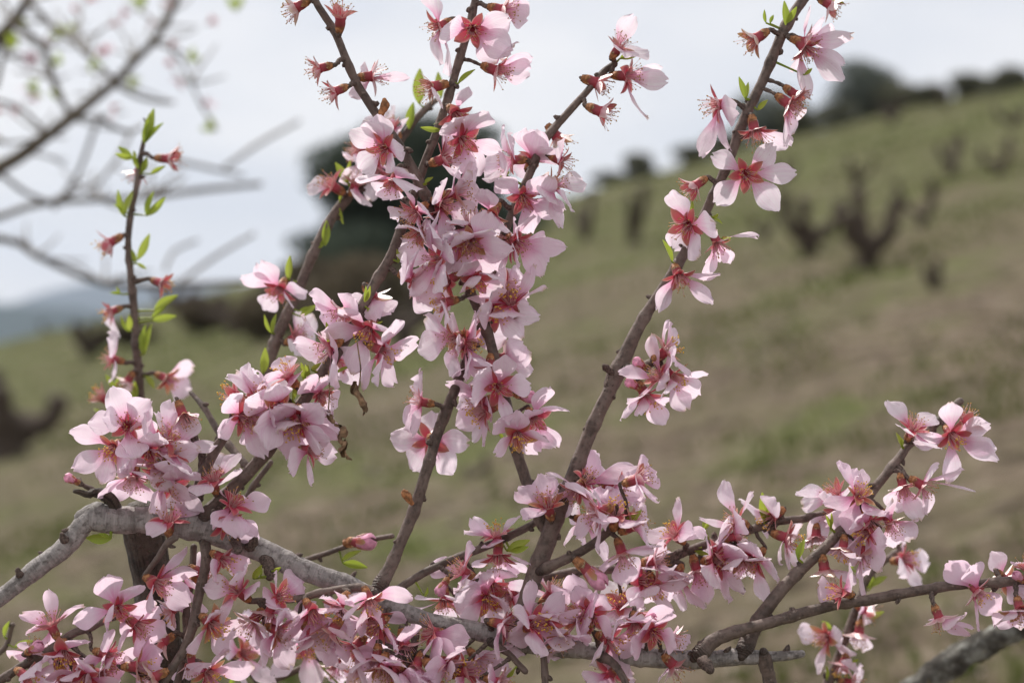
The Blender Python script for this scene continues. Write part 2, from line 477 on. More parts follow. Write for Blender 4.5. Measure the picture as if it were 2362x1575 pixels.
# ------------------------------------------------------------------ vegetation of the hillside
def tube(pts, rads, sides=9, uv0=0.0, rough=0.0, seed=0.0, collar=(0, 0), cap=True, jag=0.0, ripple=0.0):
    """verts, faces, uvs, dark for a tapering stem through pts"""
    n = len(pts)
    V, F, U, Dk = [], [], [], []
    prev = None
    L = [0.0]
    for i in range(1, n): L.append(L[-1] + (pts[i] - pts[i - 1]).length)
    tot = max(L[-1], 1e-6)
    for i in range(n):
        t = (pts[min(i + 1, n - 1)] - pts[max(i - 1, 0)])
        if t.length < 1e-9: t = Vector((0, 0, 1))
        t.normalize()
        if prev is None:
            a = t.orthogonal().normalized()
        else:
            a = prev - t * prev.dot(t)
            if a.length < 1e-6: a = t.orthogonal()
            a.normalize()
        prev = a
        b = t.cross(a)
        d = 0.0
        if collar[0] > 0: d = max(d, 1 - L[i] / collar[0])
        if collar[1] > 0: d = max(d, 1 - (tot - L[i]) / collar[1])
        d = max(0.0, min(1.0, d * 1.6))
        rip = 1 + d * 0.05 * math.sin(L[i] * 1900 + seed + 3 * math.sin(L[i] * 420)) + d * (0.06 + .09 * noise.noise(Vector((L[i] * 500, seed, 0)))) + ripple * noise.noise(Vector((L[i] * 620, seed * 2, 4))) * 2.2
        for k in range(sides + 1):
            an = 2 * math.pi * k / sides
            dirv = a * math.cos(an) + b * math.sin(an)
            kk = k % sides
            an2 = 2 * math.pi * kk / sides
            q = Vector((math.cos(an2) * 1.3, math.sin(an2) * 1.3, L[i] / max(rads[i], 1e-4) * 0.5 + seed))
            r = rads[i] * rip * (1 + rough * noise.noise(q) + jag * noise.noise(q * 3.1))
            V.append(pts[i] + dirv * r)
            U.append((k / sides, uv0 + L[i]))
            Dk.append(d)
    w = sides + 1
    for i in range(n - 1):
        for k in range(sides):
            F.append((i * w + k, i * w + k + 1, (i + 1) * w + k + 1, (i + 1) * w + k))
    if cap:
        for end, i in ((0, 0), (1, n - 1)):
            t = (pts[1] - pts[0]) if end == 0 else (pts[-1] - pts[-2])
            t.normalize()
            rings_ = [i * w]
            for (sc, of) in ((.86, .4), (.5, .75)):
                o0 = len(V)
                for k in range(w):
                    q0 = V[i * w + k]
                    V.append(pts[i] + (q0 - pts[i]) * sc + t * rads[i] * of * (1 if end else -1))
                    U.append((k / sides, uv0 + L[i])); Dk.append(Dk[i * w])
                rings_.append(o0)
            for a0, b0 in zip(rings_, rings_[1:]):
                for k in range(sides):
                    f = (a0 + k, a0 + k + 1, b0 + k + 1, b0 + k)
                    F.append(f if end else f[::-1])
            c = len(V)
            t = (pts[1] - pts[0]) if end == 0 else (pts[-1] - pts[-2])
            t.normalize()
            V.append(pts[i] + t * rads[i] * (0.85 if end else -0.85))
            U.append((0.5, uv0 + L[i])); Dk.append(Dk[i * w])
            for k in range(sides):
                f = (rings_[-1] + k, rings_[-1] + k + 1, c)
                F.append(f if end else f[::-1])
    return V, F, U, Dk

class Bag:
    def __init__(s): s.V, s.F, s.U, s.D, s.MI = [], [], [], [], []
    def add(s, vfud, mi=0):
        V, F, U, D = vfud
        o = len(s.V)
        s.V += V; s.U += U; s.D += D
        s.F += [tuple(i + o for i in f) for f in F]
        s.MI += [mi] * len(F)
    def mesh(s, name, mats):
        return mesh(name, s.V, s.F, mats, s.U, s.MI, True, {'dark': s.D})

def catmull(pts, rads, step):
    P0 = [pts[0] * 2 - pts[1]] + pts + [pts[-1] * 2 - pts[-2]]
    op, orr = [], []
    for i in range(1, len(P0) - 2):
        a, b, c, d = P0[i - 1], P0[i], P0[i + 1], P0[i + 2]
        m = max(2, int((c - b).length / step))
        for j in range(m):
            t = j / m
            op.append(0.5 * ((2 * b) + (c - a) * t + (2 * a - 5 * b + 4 * c - d) * t * t + (3 * b - a - 3 * c + d) * t ** 3))
            orr.append(rads[i - 1] * (1 - t) + rads[i] * t)
    op.append(pts[-1]); orr.append(rads[-1])
    return op, orr

def leaf_cloud(blobs, n, size, seed, flat=0.0):
    """small leaf faces spread through a set of ellipsoids; returns verts, faces, shade"""
    r = np.random.RandomState(seed)
    vol = np.array([b[3] * b[4] * b[5] for b in blobs]) ** 0.7
    idx = r.choice(len(blobs), n, p=vol / vol.sum())
    B = np.array(blobs)[idx]
    d = r.normal(size=(n, 3)); d /= np.linalg.norm(d, axis=1)[:, None]
    rad = r.uniform(0, 1, n) ** 0.35
    c = B[:, :3] + d * B[:, 3:6] * rad[:, None]
    a = r.normal(size=(n, 3)); a /= np.linalg.norm(a, axis=1)[:, None]
    b = np.cross(a, r.normal(size=(n, 3))); b /= np.linalg.norm(b, axis=1)[:, None]
    s = size * r.uniform(0.5, 1.4, n)[:, None]
    V = np.stack([c - a * s, c + b * s * 0.45, c + a * s, c - b * s * 0.45], axis=1).reshape(-1, 3)
    F = np.arange(n * 4).reshape(-1, 4)
    sh = np.repeat(r.uniform(0, 1, n), 4)
    return V.tolist(), F.tolist(), sh

def bush_tree(name, label, cat, base, w, h, mat, seed, n=14000, leaf=None, trunk=True, group=None, lobes=14, low=0.08):
    r = random.Random(seed)
    root = empty(name, base)
    tag(root, label, cat, group)
    blobs = []
    for i in range(lobes):
        an = r.uniform(0, 2 * math.pi); rr = r.uniform(0, 0.62) * w / 2
        zz = h * r.uniform(low + 0.05, 0.84)
        shrink = 1.12 - 0.95 * max(0.0, zz / h - 0.15)
        blobs.append((math.cos(an) * rr * shrink, math.sin(an) * rr * shrink, zz, w * r.uniform(.16, .28), w * r.uniform(.16, .28), h * r.uniform(.12, .2)))
    blobs.append((0, 0, h * 0.5, w * .34, w * .34, h * .34))
    V, F, sh = leaf_cloud(blobs, n, leaf or w * 0.018, seed)
    link('crown', mesh('crown', V, F, [mat], None, None, False, {'shade': sh}), root, WM[root.name].copy())
    if trunk:
        bag = Bag()
        pts = [Vector((0, 0, -0.3)), Vector((w * .02, 0, h * .2)), Vector((-w * .01, 0, h * .45)), Vector((0, 0, h * .75))]
        p, q = catmull(pts, [w * .035, w * .03, w * .022, w * .008], h * .05)
        bag.add(tube(p, q, 9, 0, .2, seed))
        for k in range(7):
            an = k * 2.4; z0 = h * r.uniform(.15, .5)
            e = Vector((math.cos(an) * w * .33, math.sin(an) * w * .33, z0 + h * r.uniform(.12, .3)))
            p, q = catmull([Vector((0, 0, z0)), e * .5 + Vector((0, 0, z0 * .4)), e], [w * .015, w * .01, w * .004], h * .08)
            bag.add(tube(p, q, 7, 0, .2, k))
        link('trunk', bag.mesh('trunk', [M['far_bark']]), root, WM[root.name].copy())
    return root

def far_base(px, py, Y):
    u = (px - SRC_W / 2) * K
    x = u * Y
    return Vector((x, Y, ground_z(x, Y) - 0.05))

bush_tree('evergreen_tree', 'large dark rounded evergreen tree rising behind the middle blossoms', 'tree', far_base(945, 700, 44), 6.2, 3.3, M['oak'], 5, 60000, .10, lobes=38, low=-0.12)
bush_tree('evergreen_tree', 'dark pointed evergreen tree at the crest of the hill', 'tree', far_base(1995, 270, 66), 3.3, 2.35, M['oak_grey'], 8, 15000, .055, lobes=10, low=0.0)
bush_tree('evergreen_tree', 'grey green tree beside the tall blossoming branch at the crest', 'tree', far_base(1770, 300, 67), 3.9, 2.5, M['oak_grey'], 12, 12000, .055, lobes=14, low=0.0)
RS = [(1840, 66, 2.4, 1.3, 'grey green bush filling the gap between the two crest trees'),
      (2070, 65, 2.6, 1.2, 'grey green bush at the right foot of the pointed crest tree'),
      (780, 52, 3.2, 1.0, 'brown scrub at the left foot of the large rounded evergreen'),
      (1000, 50, 3.4, 1.2, 'brown scrub at the right foot of the large rounded evergreen'),
      (2105, 63, 2.2, .8, 'low bush between the pointed crest tree and the upright skyline bush'),
      (1680, 66, 2.2, .8, 'low bush at the left foot of the grey green crest tree'),
      (1475, 62, 1.5, .95, 'dark bush alone on the skyline left of the tall branch'),
      (1600, 64, 2.4, .8, 'low spreading bush on the skyline under the tall branch'),
      (2145, 60, 1.8, .9, 'upright bush on the skyline right of the pointed evergreen'),
      (2240, 58, 1.9, .9, 'bush on the skyline nearest the edge of the picture but one'),
      (2330, 55, 1.8, .7, 'bush at the upper right end of the skyline'),
      (1930, 64, 2.2, 1.0, 'small bush on the skyline just left of the pointed crest tree'),
      (1400, 66, 1.8, .6, 'lowest bush where the skyline meets the middle blossoms')]
for i, (px, Y, w, h, lb) in enumerate(RS):
    bush_tree('skyline_bush', lb, 'bush', far_base(px, 0, Y), w, h, M['scrub'], 30 + i, 6000, .05, False, 'bushes along the crest of the hill', 7, 0.0)

for i, (px, py, w, h, lb) in enumerate([(470, 770, 1.5, .7, 'brown brushwood right behind the leafy green twig'), (640, 780, 2.0, .8, 'brown brushwood left of the vine under the dark evergreen'),
        (835, 775, 2.2, .95, 'brown brushwood right of the vine under the dark evergreen'), (720, 700, 2.4, .8, 'brown brushwood at the left edge of the dark evergreen, higher up the slope'),
        (300, 800, 1.5, .55, 'low brown brushwood behind the foot of the leafy green twig')]):
    bush_tree('brushwood', lb, 'brushwood', on_ground(px, py), w, h, M['brush'], 60 + i, 5000, .05, False, 'brown brushwood on the left slope', 9, 0.0)

def vine(px, py, hpx, seed, arms, label, lean=0.0, spread=1.0, thick=1.0):
    b = on_ground(px, py)
    mpp = K * b.y
    h = hpx * mpp
    r = random.Random(seed)
    root = empty('vine', b - Vector((0, 0, .05)))
    tag(root, label, 'vine', 'pruned vines standing on the hillside')
    W = WM[root.name].copy()
    th = h * 0.40
    top = Vector((lean * th, 0, th))
    p, q = catmull([Vector((0, 0, -.1)), Vector((lean * th * .2, .02, th * .3)), Vector((lean * th * .7, -.02, th * .7)), top], [h * .15 * thick, h * .125 * thick, h * .12 * thick, h * .15 * thick], h * .06)
    bg_ = Bag(); bg_.add(tube(p, q, 9, 0, .5, seed, jag=.3))
    link('trunk', bg_.mesh('trunk', [M['vine']]), root, W)
    for k in range(arms):
        a = (k / max(1, arms - 1) * 2 - 1) if arms > 1 else 0.4
        a = a * spread * r.uniform(.55, 1.1) + r.uniform(-.25, .25)
        yy = r.uniform(-.5, .5) * h
        e = Vector((a * h * .62 + lean * th, yy, h * r.uniform(.62, 1.12)))
        mid = top * .6 + e * .4 + Vector((a * h * .16, yy * .2, -h * .09))
        pts = [top - Vector((0, 0, th * .15)), mid, mid * .4 + e * .6 + Vector((a * .05 * h, 0, 0)), e]
        p, q = catmull(pts, [h * .10 * thick, h * .09 * thick, h * .075 * thick, h * .09 * thick], h * .06)
        ab = Bag(); ab.add(tube(p, q, 8, 0, .5, seed + k * 3.3, jag=.3))
        for j in range(3):
            s0 = p[-1 - j * 2]
            e2 = s0 + Vector((r.uniform(-.06, .06) * h, r.uniform(-.05, .05) * h, h * r.uniform(.05, .13)))
            ab.add(tube([s0, (s0 + e2) * .5, e2], [h * .03, h * .022, h * .012], 6, 0, .3, j))
        link('arm', ab.mesh('arm', [M['vine']]), root, W)
VN = [(1995, 608, 170, 4, 'large vine with several spreading arms, biggest on the right slope', 0.15, 1.0, 1.15),
      (1872, 590, 130, 3, 'vine just left of the biggest one, forked into two thick arms', -.2, .8, 1.3),
      (1748, 560, 90, 2, 'leaning vine beside the big open blossom on the tall branch', .5, .4, .8),
      (1460, 565, 125, 2, 'upright narrow vine left of the tall branch', 0, .35, 1.0),
      (1352, 570, 115, 3, 'vine at the edge of the middle blossoms', 0, .4, .9),
      (2155, 682, 70, 3, 'low dark stump of a vine below the biggest vine', 0, .9, 1.6),
      (2120, 540, 110, 3, 'thin vine right behind the biggest one', .3, .8, .7),
      (2195, 410, 95, 3, 'vine high on the slope, second from the right edge', 0, .6, 1.0),
      (2305, 415, 90, 3, 'vine high on the slope close to the right edge', 0, .6, 1.0),
      (1975, 440, 70, 3, 'small vine half way up the slope above the biggest vine', 0, .7, 1.0),
      (2060, 290, 60, 3, 'small dark vine below the pointed evergreen tree', 0, .8, 1.2),
      (1800, 420, 60, 3, 'small vine between the tall branch and the upper slope', 0, .8, 1.0),
      (2340, 290, 60, 3, 'topmost small vine near the right edge', 0, .8, 1.2),
      (2180, 250, 55, 3, 'small vine under the skyline bushes', 0, .8, 1.2),
      (25, 1060, 215, 4, 'big dark vine cut off by the left edge', -.1, .9, 1.5),
      (205, 825, 85, 4, 'squat vine behind the sprouting green twig', 0, 1.2, 1.5),
      (545, 772, 105, 4, 'wide squat vine behind the left branches', 0, 1.3, 1.5),
      (760, 740, 110, 4, 'vine under the dark evergreen tree', 0, 1.1, 1.5),
      (930, 800, 135, 4, 'vine in the gap between the central branches', 0, .7, 1.3),
      (1092, 1085, 60, 2, 'small low stump in the soil under the middle blossoms', 0, .9, 1.9),
      (120, 705, 40, 3, 'distant vine at the foot of the blue hills', 0, 1.2, 1.6),
      (400, 715, 70, 3, 'distant vine right of the sprouting green twig', 0, 1.2, 1.5),
      (655, 690, 60, 3, 'distant vine just left of the dark evergreen tree', 0, 1.2, 1.5)]
for i, (px, py, hp, arms, lb, le, sp, thk) in enumerate(VN):
    vine(px, py, hp, 40 + i, arms, lb, le, sp, thk)

# grass, weeds, fallen petals, stones and clods on the soil
r = np.random.RandomState(4)
N = 70000
Yg = 3.0 * (70 / 3.0) ** r.uniform(0, 1, N)
Xg = r.uniform(-1, 1, N) * (1.0 + Yg * 0.34)
V, F, SH = [], [], []
for i in range(N):
    x, Y = float(Xg[i]), float(Yg[i])
    d = noise.noise(Vector((x * .5, Y * .5, 2.0))) + .5 * noise.noise(Vector((x * 2.1, Y * 2.1, 6.0)))
    if d < r.uniform(-.15, .45): continue
    z = ground_z(x, Y) - 0.005
    h = r.uniform(.02, .07) * (1 + Y * .012); w = h * .12 + .002 + Y * .0006
    an = r.uniform(0, 6.283); lx, ly = r.normal(0, .4, 2) * h
    dx, dy = math.cos(an) * w, math.sin(an) * w
    o = len(V)
    V += [(x - dx, Y - dy, z), (x + dx, Y + dy, z), (x + lx, Y + ly, z + h)]
    F.append((o, o + 1, o + 2)); s_ = float(r.uniform(0, 1)); SH += [s_, s_, s_]
gr = link('grass', mesh('grass', V, F, [M['grass']], None, None, False, {'shade': SH}))
tag(gr, 'short sparse grass growing in patches on the tilled soil', 'grass', kind='stuff')

V, F = [], []
M['stone'] = mat_plain('field_stone', (0.17, 0.145, 0.11), .95, .6, 8)
ico = [(0, 0, 1), (.89, 0, .45), (.28, .85, .45), (-.72, .53, .45), (-.72, -.53, .45), (.28, -.85, .45), (.72, .53, -.45), (-.28, .85, -.45), (-.89, 0, -.45), (-.28, -.85, -.45), (.72, -.53, -.45), (0, 0, -1)]
icf = [(0, 1, 2), (0, 2, 3), (0, 3, 4), (0, 4, 5), (0, 5, 1), (1, 6, 2), (2, 7, 3), (3, 8, 4), (4, 9, 5), (5, 10, 1), (6, 7, 2), (7, 8, 3), (8, 9, 4), (9, 10, 5), (10, 6, 1), (11, 7, 6), (11, 8, 7), (11, 9, 8), (11, 10, 9), (11, 6, 10)]
for i in range(4200):
    Y = 4.0 * (45 / 4.0) ** r.uniform(0, 1); x = r.uniform(-1, 1) * (1 + Y * .33)
    if noise.noise(Vector((x * .4, Y * .4, 11.0))) < r.uniform(-.3, .4): continue
    z = ground_z(x, Y); s_ = r.uniform(.008, .030) * (1 + Y * .012)
    o = len(V); sx, sy, sz = s_ * r.uniform(.7, 1.5), s_ * r.uniform(.7, 1.5), s_ * r.uniform(.4, .8)
    for (a, b, c) in ico:
        j = r.uniform(.75, 1.2)
        V.append((x + a * sx * j, Y + b * sy * j, z + c * sz * j))
    F += [tuple(k + o for k in f) for f in icf]
st = link('stones', mesh('stones', V, F, [M['stone']], None, None, False))
tag(st, 'small stones and clods lying on the tilled soil', 'stones', kind='stuff')

M['fallen'] = mat_plain('fallen_petal', (0.60, 0.47, 0.50), .8, .2, 50)
V, F = [], []
for i in range(420):
    Y = 4.2 * (9 / 4.2) ** r.uniform(0, 1); x = r.uniform(-1, 1) * (.6 + Y * .3)
    if noise.noise(Vector((x * .9, Y * .9, 21.0))) < r.uniform(-.1, .5): continue
    z = ground_z(x, Y) + .006; an = r.uniform(0, 6.28); s_ = r.uniform(.007, .013)
    ca, sa = math.cos(an) * s_, math.sin(an) * s_
    o = len(V)
    V += [(x - ca, Y - sa, z), (x + sa * .6, Y - ca * .6, z + .004), (x + ca, Y + sa, z + .003), (x - sa * .6, Y + ca * .6, z + .005)]
    F.append((o, o + 1, o + 2, o + 3))
fp = link('fallen_petals', mesh('fallen_petals', V, F, [M['fallen']], None, None, False))
tag(fp, 'pale pink petals fallen on the soil', 'petals', kind='stuff')

# ------------------------------------------------------------------ the out of focus almond tree, upper left
def branch_pts(s, z0, z1, scale=1.0):
    v = [float(t) for t in s.split()]
    n = len(v) // 3
    pts, rads = [], []
    for i in range(n):
        dz = z0 + (z1 - z0) * i / max(1, n - 1)
        pts.append(P(v[3 * i], v[3 * i + 1], dz))
        rads.append(v[3 * i + 2] * K * (FOCUS + dz) * scale)
    return pts, rads

tb = P(-420, 900, 2.1); tb.z = ground_z(tb.x, tb.y)
blur_tree = empty('almond_tree', tb)
tag(blur_tree, 'almond tree with few blossoms standing behind, its bare limbs out of focus against the sky', 'tree')
BL = [("-420 900 60 -390 760 52 -330 640 46 -250 560 40 -160 480 32 0 387 17 60 350 15 110 312 14 165 272 13 220 226 12 265 190 11 310 140 10 350 100 9 400 20 8 420 -60 6", 2.1, 1.9),
      ("-330 640 34 -200 300 28 -60 150 22 30 50 13 62 0 11 80 -60 9", 2.1, 2.0),
      ("30 50 9 100 110 8 120 180 8 150 245 7 168 270 7", 2.0, 2.0),
      ("62 0 7 120 60 7 165 95 6 205 130 6 265 185 5", 2.0, 1.9),
      ("-10 200 6 15 100 6 30 50 6", 2.1, 2.0),
      ("-390 760 30 -200 560 18 0 500 8 60 478 8 120 466 8 230 460 7 340 455 7 450 440 7 600 425 6", 2.1, 2.7),
      ("-390 760 34 -200 620 16 0 550 9 80 588 8 160 625 8 240 655 7 330 660 7 480 655 6 560 650 5", 2.1, 2.4),
      ("410 655 5 500 590 5 585 540 4", 2.3, 2.5), ("380 625 4 400 580 4 455 555 4", 2.3, 2.4),
      ("520 385 5 600 330 5 690 280 4", 2.6, 2.8), ("400 370 5 470 385 5 560 405 4", 2.5, 2.7),
      ("125 480 5 180 400 5 210 320 5 230 262 4", 2.3, 2.3), ("210 440 5 270 370 5 300 310 4", 2.4, 2.5),
      ("225 270 6 265 295 6 300 305 5 330 290 4", 1.9, 2.0), ("270 200 5 320 225 5 370 235 5 400 236 4", 1.9, 2.1),
      ("0 400 6 60 445 6 120 470 5", 2.1, 2.3), ("340 455 5 350 400 4 345 370 4", 2.5, 2.6),
      ("385 110 3 420 140 3 440 190 3 465 245 3 500 300 3", 2.0, 2.1), ("20 20 4 -20 -40 3", 2.0, 2.0),
      ("110 312 5 60 260 5 20 240 5 -20 230 4", 1.95, 1.9)]
for s, z0, z1 in BL:
    p, q = branch_pts(s, z0, z1)
    p, q = catmull(p, q, .03)
    b = Bag(); b.add(tube(p, q, 10, 0, .12, z0 * 7, jag=.08))
    o = link('limb' if q[0] > .01 else 'branch', b.mesh('limb', [M['far_bark']]), blur_tree, Matrix.Identity(4))
rb = random.Random(5)
TW = [(60, 350), (110, 312), (165, 272), (220, 226), (265, 190), (310, 140), (350, 100), (400, 20), (100, 110), (120, 180), (62, 0), (165, 95), (120, 466), (230, 460), (340, 455), (80, 588), (240, 655), (30, 50), (205, 130), (370, 60), (20, 130), (440, 190), (15, 330)]
for i, (x, y_) in enumerate(TW * 4):
    an = rb.uniform(-3.0, .4); ln = rb.uniform(40, 130)
    x2, y2 = x + math.cos(an) * ln, y_ + math.sin(an) * ln * .9
    z0 = 1.95 + rb.uniform(0, .35)
    pts = [P(x, y_, z0), P((x + x2) / 2 + rb.uniform(-10, 10), (y_ + y2) / 2 + rb.uniform(-8, 8), z0 + .05), P(x2, y2, z0 + .1)]
    p, q = catmull(pts, [.0028, .0022, .0013], .02)
    b = Bag(); b.add(tube(p, q, 6, 0, .1, i)); link('twig', b.mesh('twig', [M['far_bark']]), blur_tree, Matrix.Identity(4))
BLUR_TIPS = TW
tr_p, tr_q = catmull([Vector((tb.x, tb.y, tb.z - .2)), Vector((tb.x + .02, tb.y, tb.z + .4)), Vector((tb.x - .02, tb.y, tb.z + .8)), P(-420, 900, 2.1)], [.09, .075, .065, .045], .05)
b = Bag(); b.add(tube(tr_p, tr_q, 12, 0, .2, 3, jag=.1))
link('trunk', b.mesh('trunk', [M['far_bark']]), blur_tree, Matrix.Identity(4))

# ------------------------------------------------------------------ pieces of a blossom
def petal_mesh(seed):
    r = random.Random(seed)
    W = r.uniform(.29, .37); notch = r.choice([0.0, .03, .07, .11, .05]) ; cup = r.uniform(-.08, .30)
    bend = r.uniform(-.11, .10); tw = r.uniform(-.4, .4); ruf = r.uniform(.02, .07); off = r.uniform(-.07, .07)
    tbl = [(0, .03), (.1, .045), (.22, .10), (.36, .20), (.5, .28), (.62, .31), (.74, .29), (.85, .235), (.93, .175), (1, .11)]
    shift = r.uniform(-.05, .05)
    def hw(t):
        t = min(1, max(0, t + shift * math.sin(t * math.pi)))
        for (a, x), (b_, y_) in zip(tbl, tbl[1:]):
            if t <= b_: return (x + (y_ - x) * (t - a) / (b_ - a)) * W / .31
        return tbl[-1][1]
    R, C = 12, 10
    V, F, U = [], [], []
    for i in range(R + 1):
        t = i / R
        for j in range(C + 1):
            s = j / C * 2 - 1
            w = hw(t)
            yy = t - .10 * abs(s) ** 2.2 * t ** 5 - notch * math.exp(-(s / .3) ** 2) * t ** 10
            yy += ruf * .9 * noise.noise(Vector((s * 3.4, seed, 1))) * t ** 6
            x = s * w + off * math.sin(t * math.pi) * .6
            z = cup * (s * s) * w * 1.1 + bend * math.sin(t * math.pi) * 1.0
            z += ruf * math.sin(s * 4.5 + seed) * t ** 3 * abs(s) * 1.2
            z += .018 * noise.noise(Vector((x * 5, yy * 5, seed * 1.7)))
            z += .16 * max(0, t - .75) * r_tip
            z += -.015 * math.exp(-(s / .12) ** 2) * t
            # twist round the midrib
            a = tw * (t - .35) * 1.0
            xx, zz = x * math.cos(a) - z * math.sin(a) * .6, z + x * math.sin(a)
            V.append((xx, yy, zz)); U.append((j / C, t))
    for i in range(R):
        for j in range(C):
            a = i * (C + 1) + j
            F.append((a, a + 1, a + C + 2, a + C + 1))
    return mesh('petal', V, F, [M['petal']], U)
PET = []
for k in range(26):
    r_tip = random.Random(k + 99).uniform(-1.4, 1.2)
    PET.append(petal_mesh(k))

def sepal_mesh(seed):
    r = random.Random(seed + 50)
    V, F, U = [], [], []
    R, C = 6, 4
    W = r.uniform(.25, .32); curl = r.uniform(-.25, .10); cup = r.uniform(.2, .6)
    for i in range(R + 1):
        t = i / R
        w = W * (1 - t ** 2.6) ** .8 * (.80 + .35 * math.sin(t * 2.6)) + .015
        for j in range(C + 1):
            s = j / C * 2 - 1
            V.append((s * w, t, cup * s * s * w + curl * t * t + .02 * noise.noise(Vector((s * 2, t * 3, seed)))))
            U.append((j / C, t))
    for i in range(R):
        for j in range(C):
            a = i * (C + 1) + j
            F.append((a, a + 1, a + C + 2, a + C + 1))
    return mesh('sepal', V, F, [M['sepal']], U)
SEP = [sepal_mesh(k) for k in range(8)]

def calyx_mesh(seed):
    """the cup that carries everything, open above, local +Z along the flower, unit = one metre"""
    r = random.Random(seed)
    prof = [(0, .0010), (.0006, .0018), (.0018, .0025), (.0035, .0027), (.0052, .0026), (.0066, .0031), (.0068, .0028), (.0060, .0021), (.0045, .0017), (.0030, .0002)]
    V, F, U = [], [], []
    S = 14
    for i, (z, rr) in enumerate(prof):
        for k in range(S + 1):
            an = 2 * math.pi * (k % S) / S
            rib = 1 + .07 * math.cos(an * 5 + seed) + .02 * math.cos(an * 10 + seed) + .05 * noise.noise(Vector((math.cos(an) * 2, math.sin(an) * 2, z * 400 + seed)))
            V.append((math.cos(an) * rr * rib, math.sin(an) * rr * rib, z))
            U.append((k / S, min(1.0, z / .0074) if i < 6 else 1.0))
    for i in range(len(prof) - 1):
        for k in range(S):
            a = i * (S + 1) + k
            F.append((a, a + 1, a + S + 2, a + S + 1))
    return mesh('calyx_cup', V, F, [M['calyx']], U)
CAL = [calyx_mesh(k) for k in range(5)]

def stamen_mesh(seed, fresh=False, spread=30):
    r = random.Random(seed + 7)
    V, F, MI, U = [], [], [], []
    n = 27
    for i in range(n):
        an = 2 * math.pi * i / n + r.uniform(-.2, .2)
        th = math.radians(r.uniform(5, spread) + (10 if i % 3 == 0 else 0))
        L = r.uniform(.0065, .0105)
        if i == 0: L, th = .0125, .05
        a0 = Vector((math.cos(an) * .0016, math.sin(an) * .0016, .0058 if i else .003))
        d = Vector((math.cos(an) * math.sin(th), math.sin(an) * math.sin(th), math.cos(th)))
        bendv = Vector((r.uniform(-1, 1), r.uniform(-1, 1), r.uniform(-.6, .3))) * L * .22
        pts = [a0, a0 + d * L * .35 + bendv * .15, a0 + d * L * .7 + bendv * .5, a0 + d * L + bendv]
        rad = [.00020, .00017, .00014, .00011]
        o = len(V)
        t = d; x = t.orthogonal().normalized(); y2 = t.cross(x)
        for p, q in zip(pts, rad):
            for k in range(3):
                c = 2 * math.pi * k / 3
                V.append(p + x * math.cos(c) * q + y2 * math.sin(c) * q); U.append((.5, .5))
        for s in range(3):
            for k in range(3):
                F.append((o + s * 3 + k, o + s * 3 + (k + 1) % 3, o + s * 3 + 3 + (k + 1) % 3, o + s * 3 + 3 + k)); MI.append(0)
        o = len(V); c = pts[-1]; e = (.00050 if fresh else .00040)
        ax = Vector((r.uniform(-1, 1), r.uniform(-1, 1), r.uniform(-1, 1))).normalized()
        b1 = ax.orthogonal().normalized(); b2 = ax.cross(b1)
        for v in (ax * e * 1.5, -ax * e * 1.5, b1 * e, b2 * e, -b1 * e, -b2 * e):
            V.append(c + v); U.append((.5, .5))
        for f in ((0, 2, 3), (0, 3, 4), (0, 4, 5), (0, 5, 2), (1, 3, 2), (1, 4, 3), (1, 5, 4), (1, 2, 5)):
            F.append(tuple(o + k for k in f)); MI.append(1)
    return mesh('stamens', V, F, [M['filament'], M['anther_fresh' if fresh else 'anther']], U, MI)
STA = [stamen_mesh(k, False, 34) for k in range(5)]
STAF = [stamen_mesh(k + 20, True, 26) for k in range(2)]

def scales_mesh(seed):
    """overlapping brown bud scales round the foot of a flower, local +Z along the flower"""
    r = random.Random(seed + 70)
    V, F, U, MI = [], [], [], []
    for ring, (z0, rr, L, n) in enumerate([(-.0016, .0014, .0026, 5), (-.0006, .0019, .0030, 6), (.0004, .0022, .0030, 5)]):
        for k in range(n):
            an = 2 * math.pi * (k + ring * .5) / n + r.uniform(-.2, .2)
            L2 = L * r.uniform(.8, 1.35)
            flare = r.uniform(.1, .75)
            o = len(V)
            rad = Vector((math.cos(an), math.sin(an), 0)); tg = Vector((-math.sin(an), math.cos(an), 0))
            for i in range(4):
                t = i / 3
                w = .0014 * (1 - t ** 2 * .92) * (1 + .3 * math.sin(t * 3))
                base = rad * (rr + math.sin(t * 2) * flare * .0012) + Vector((0, 0, z0 + L2 * t))
                for s in (-1, 0, 1):
                    V.append(base + tg * w * s - rad * (.0004 * abs(s)))
                    U.append((s * .5 + .5, t))
            for i in range(3):
                for s in range(2):
                    a = o + i * 3 + s
                    F.append((a, a + 1, a + 4, a + 3)); MI.append(1 if (i == 2 and r.random() < .6) else 0)
    return mesh('bud_scales', V, F, [M['scale'], M['scale_pale']], U, MI)
SCA = [scales_mesh(k) for k in range(4)]

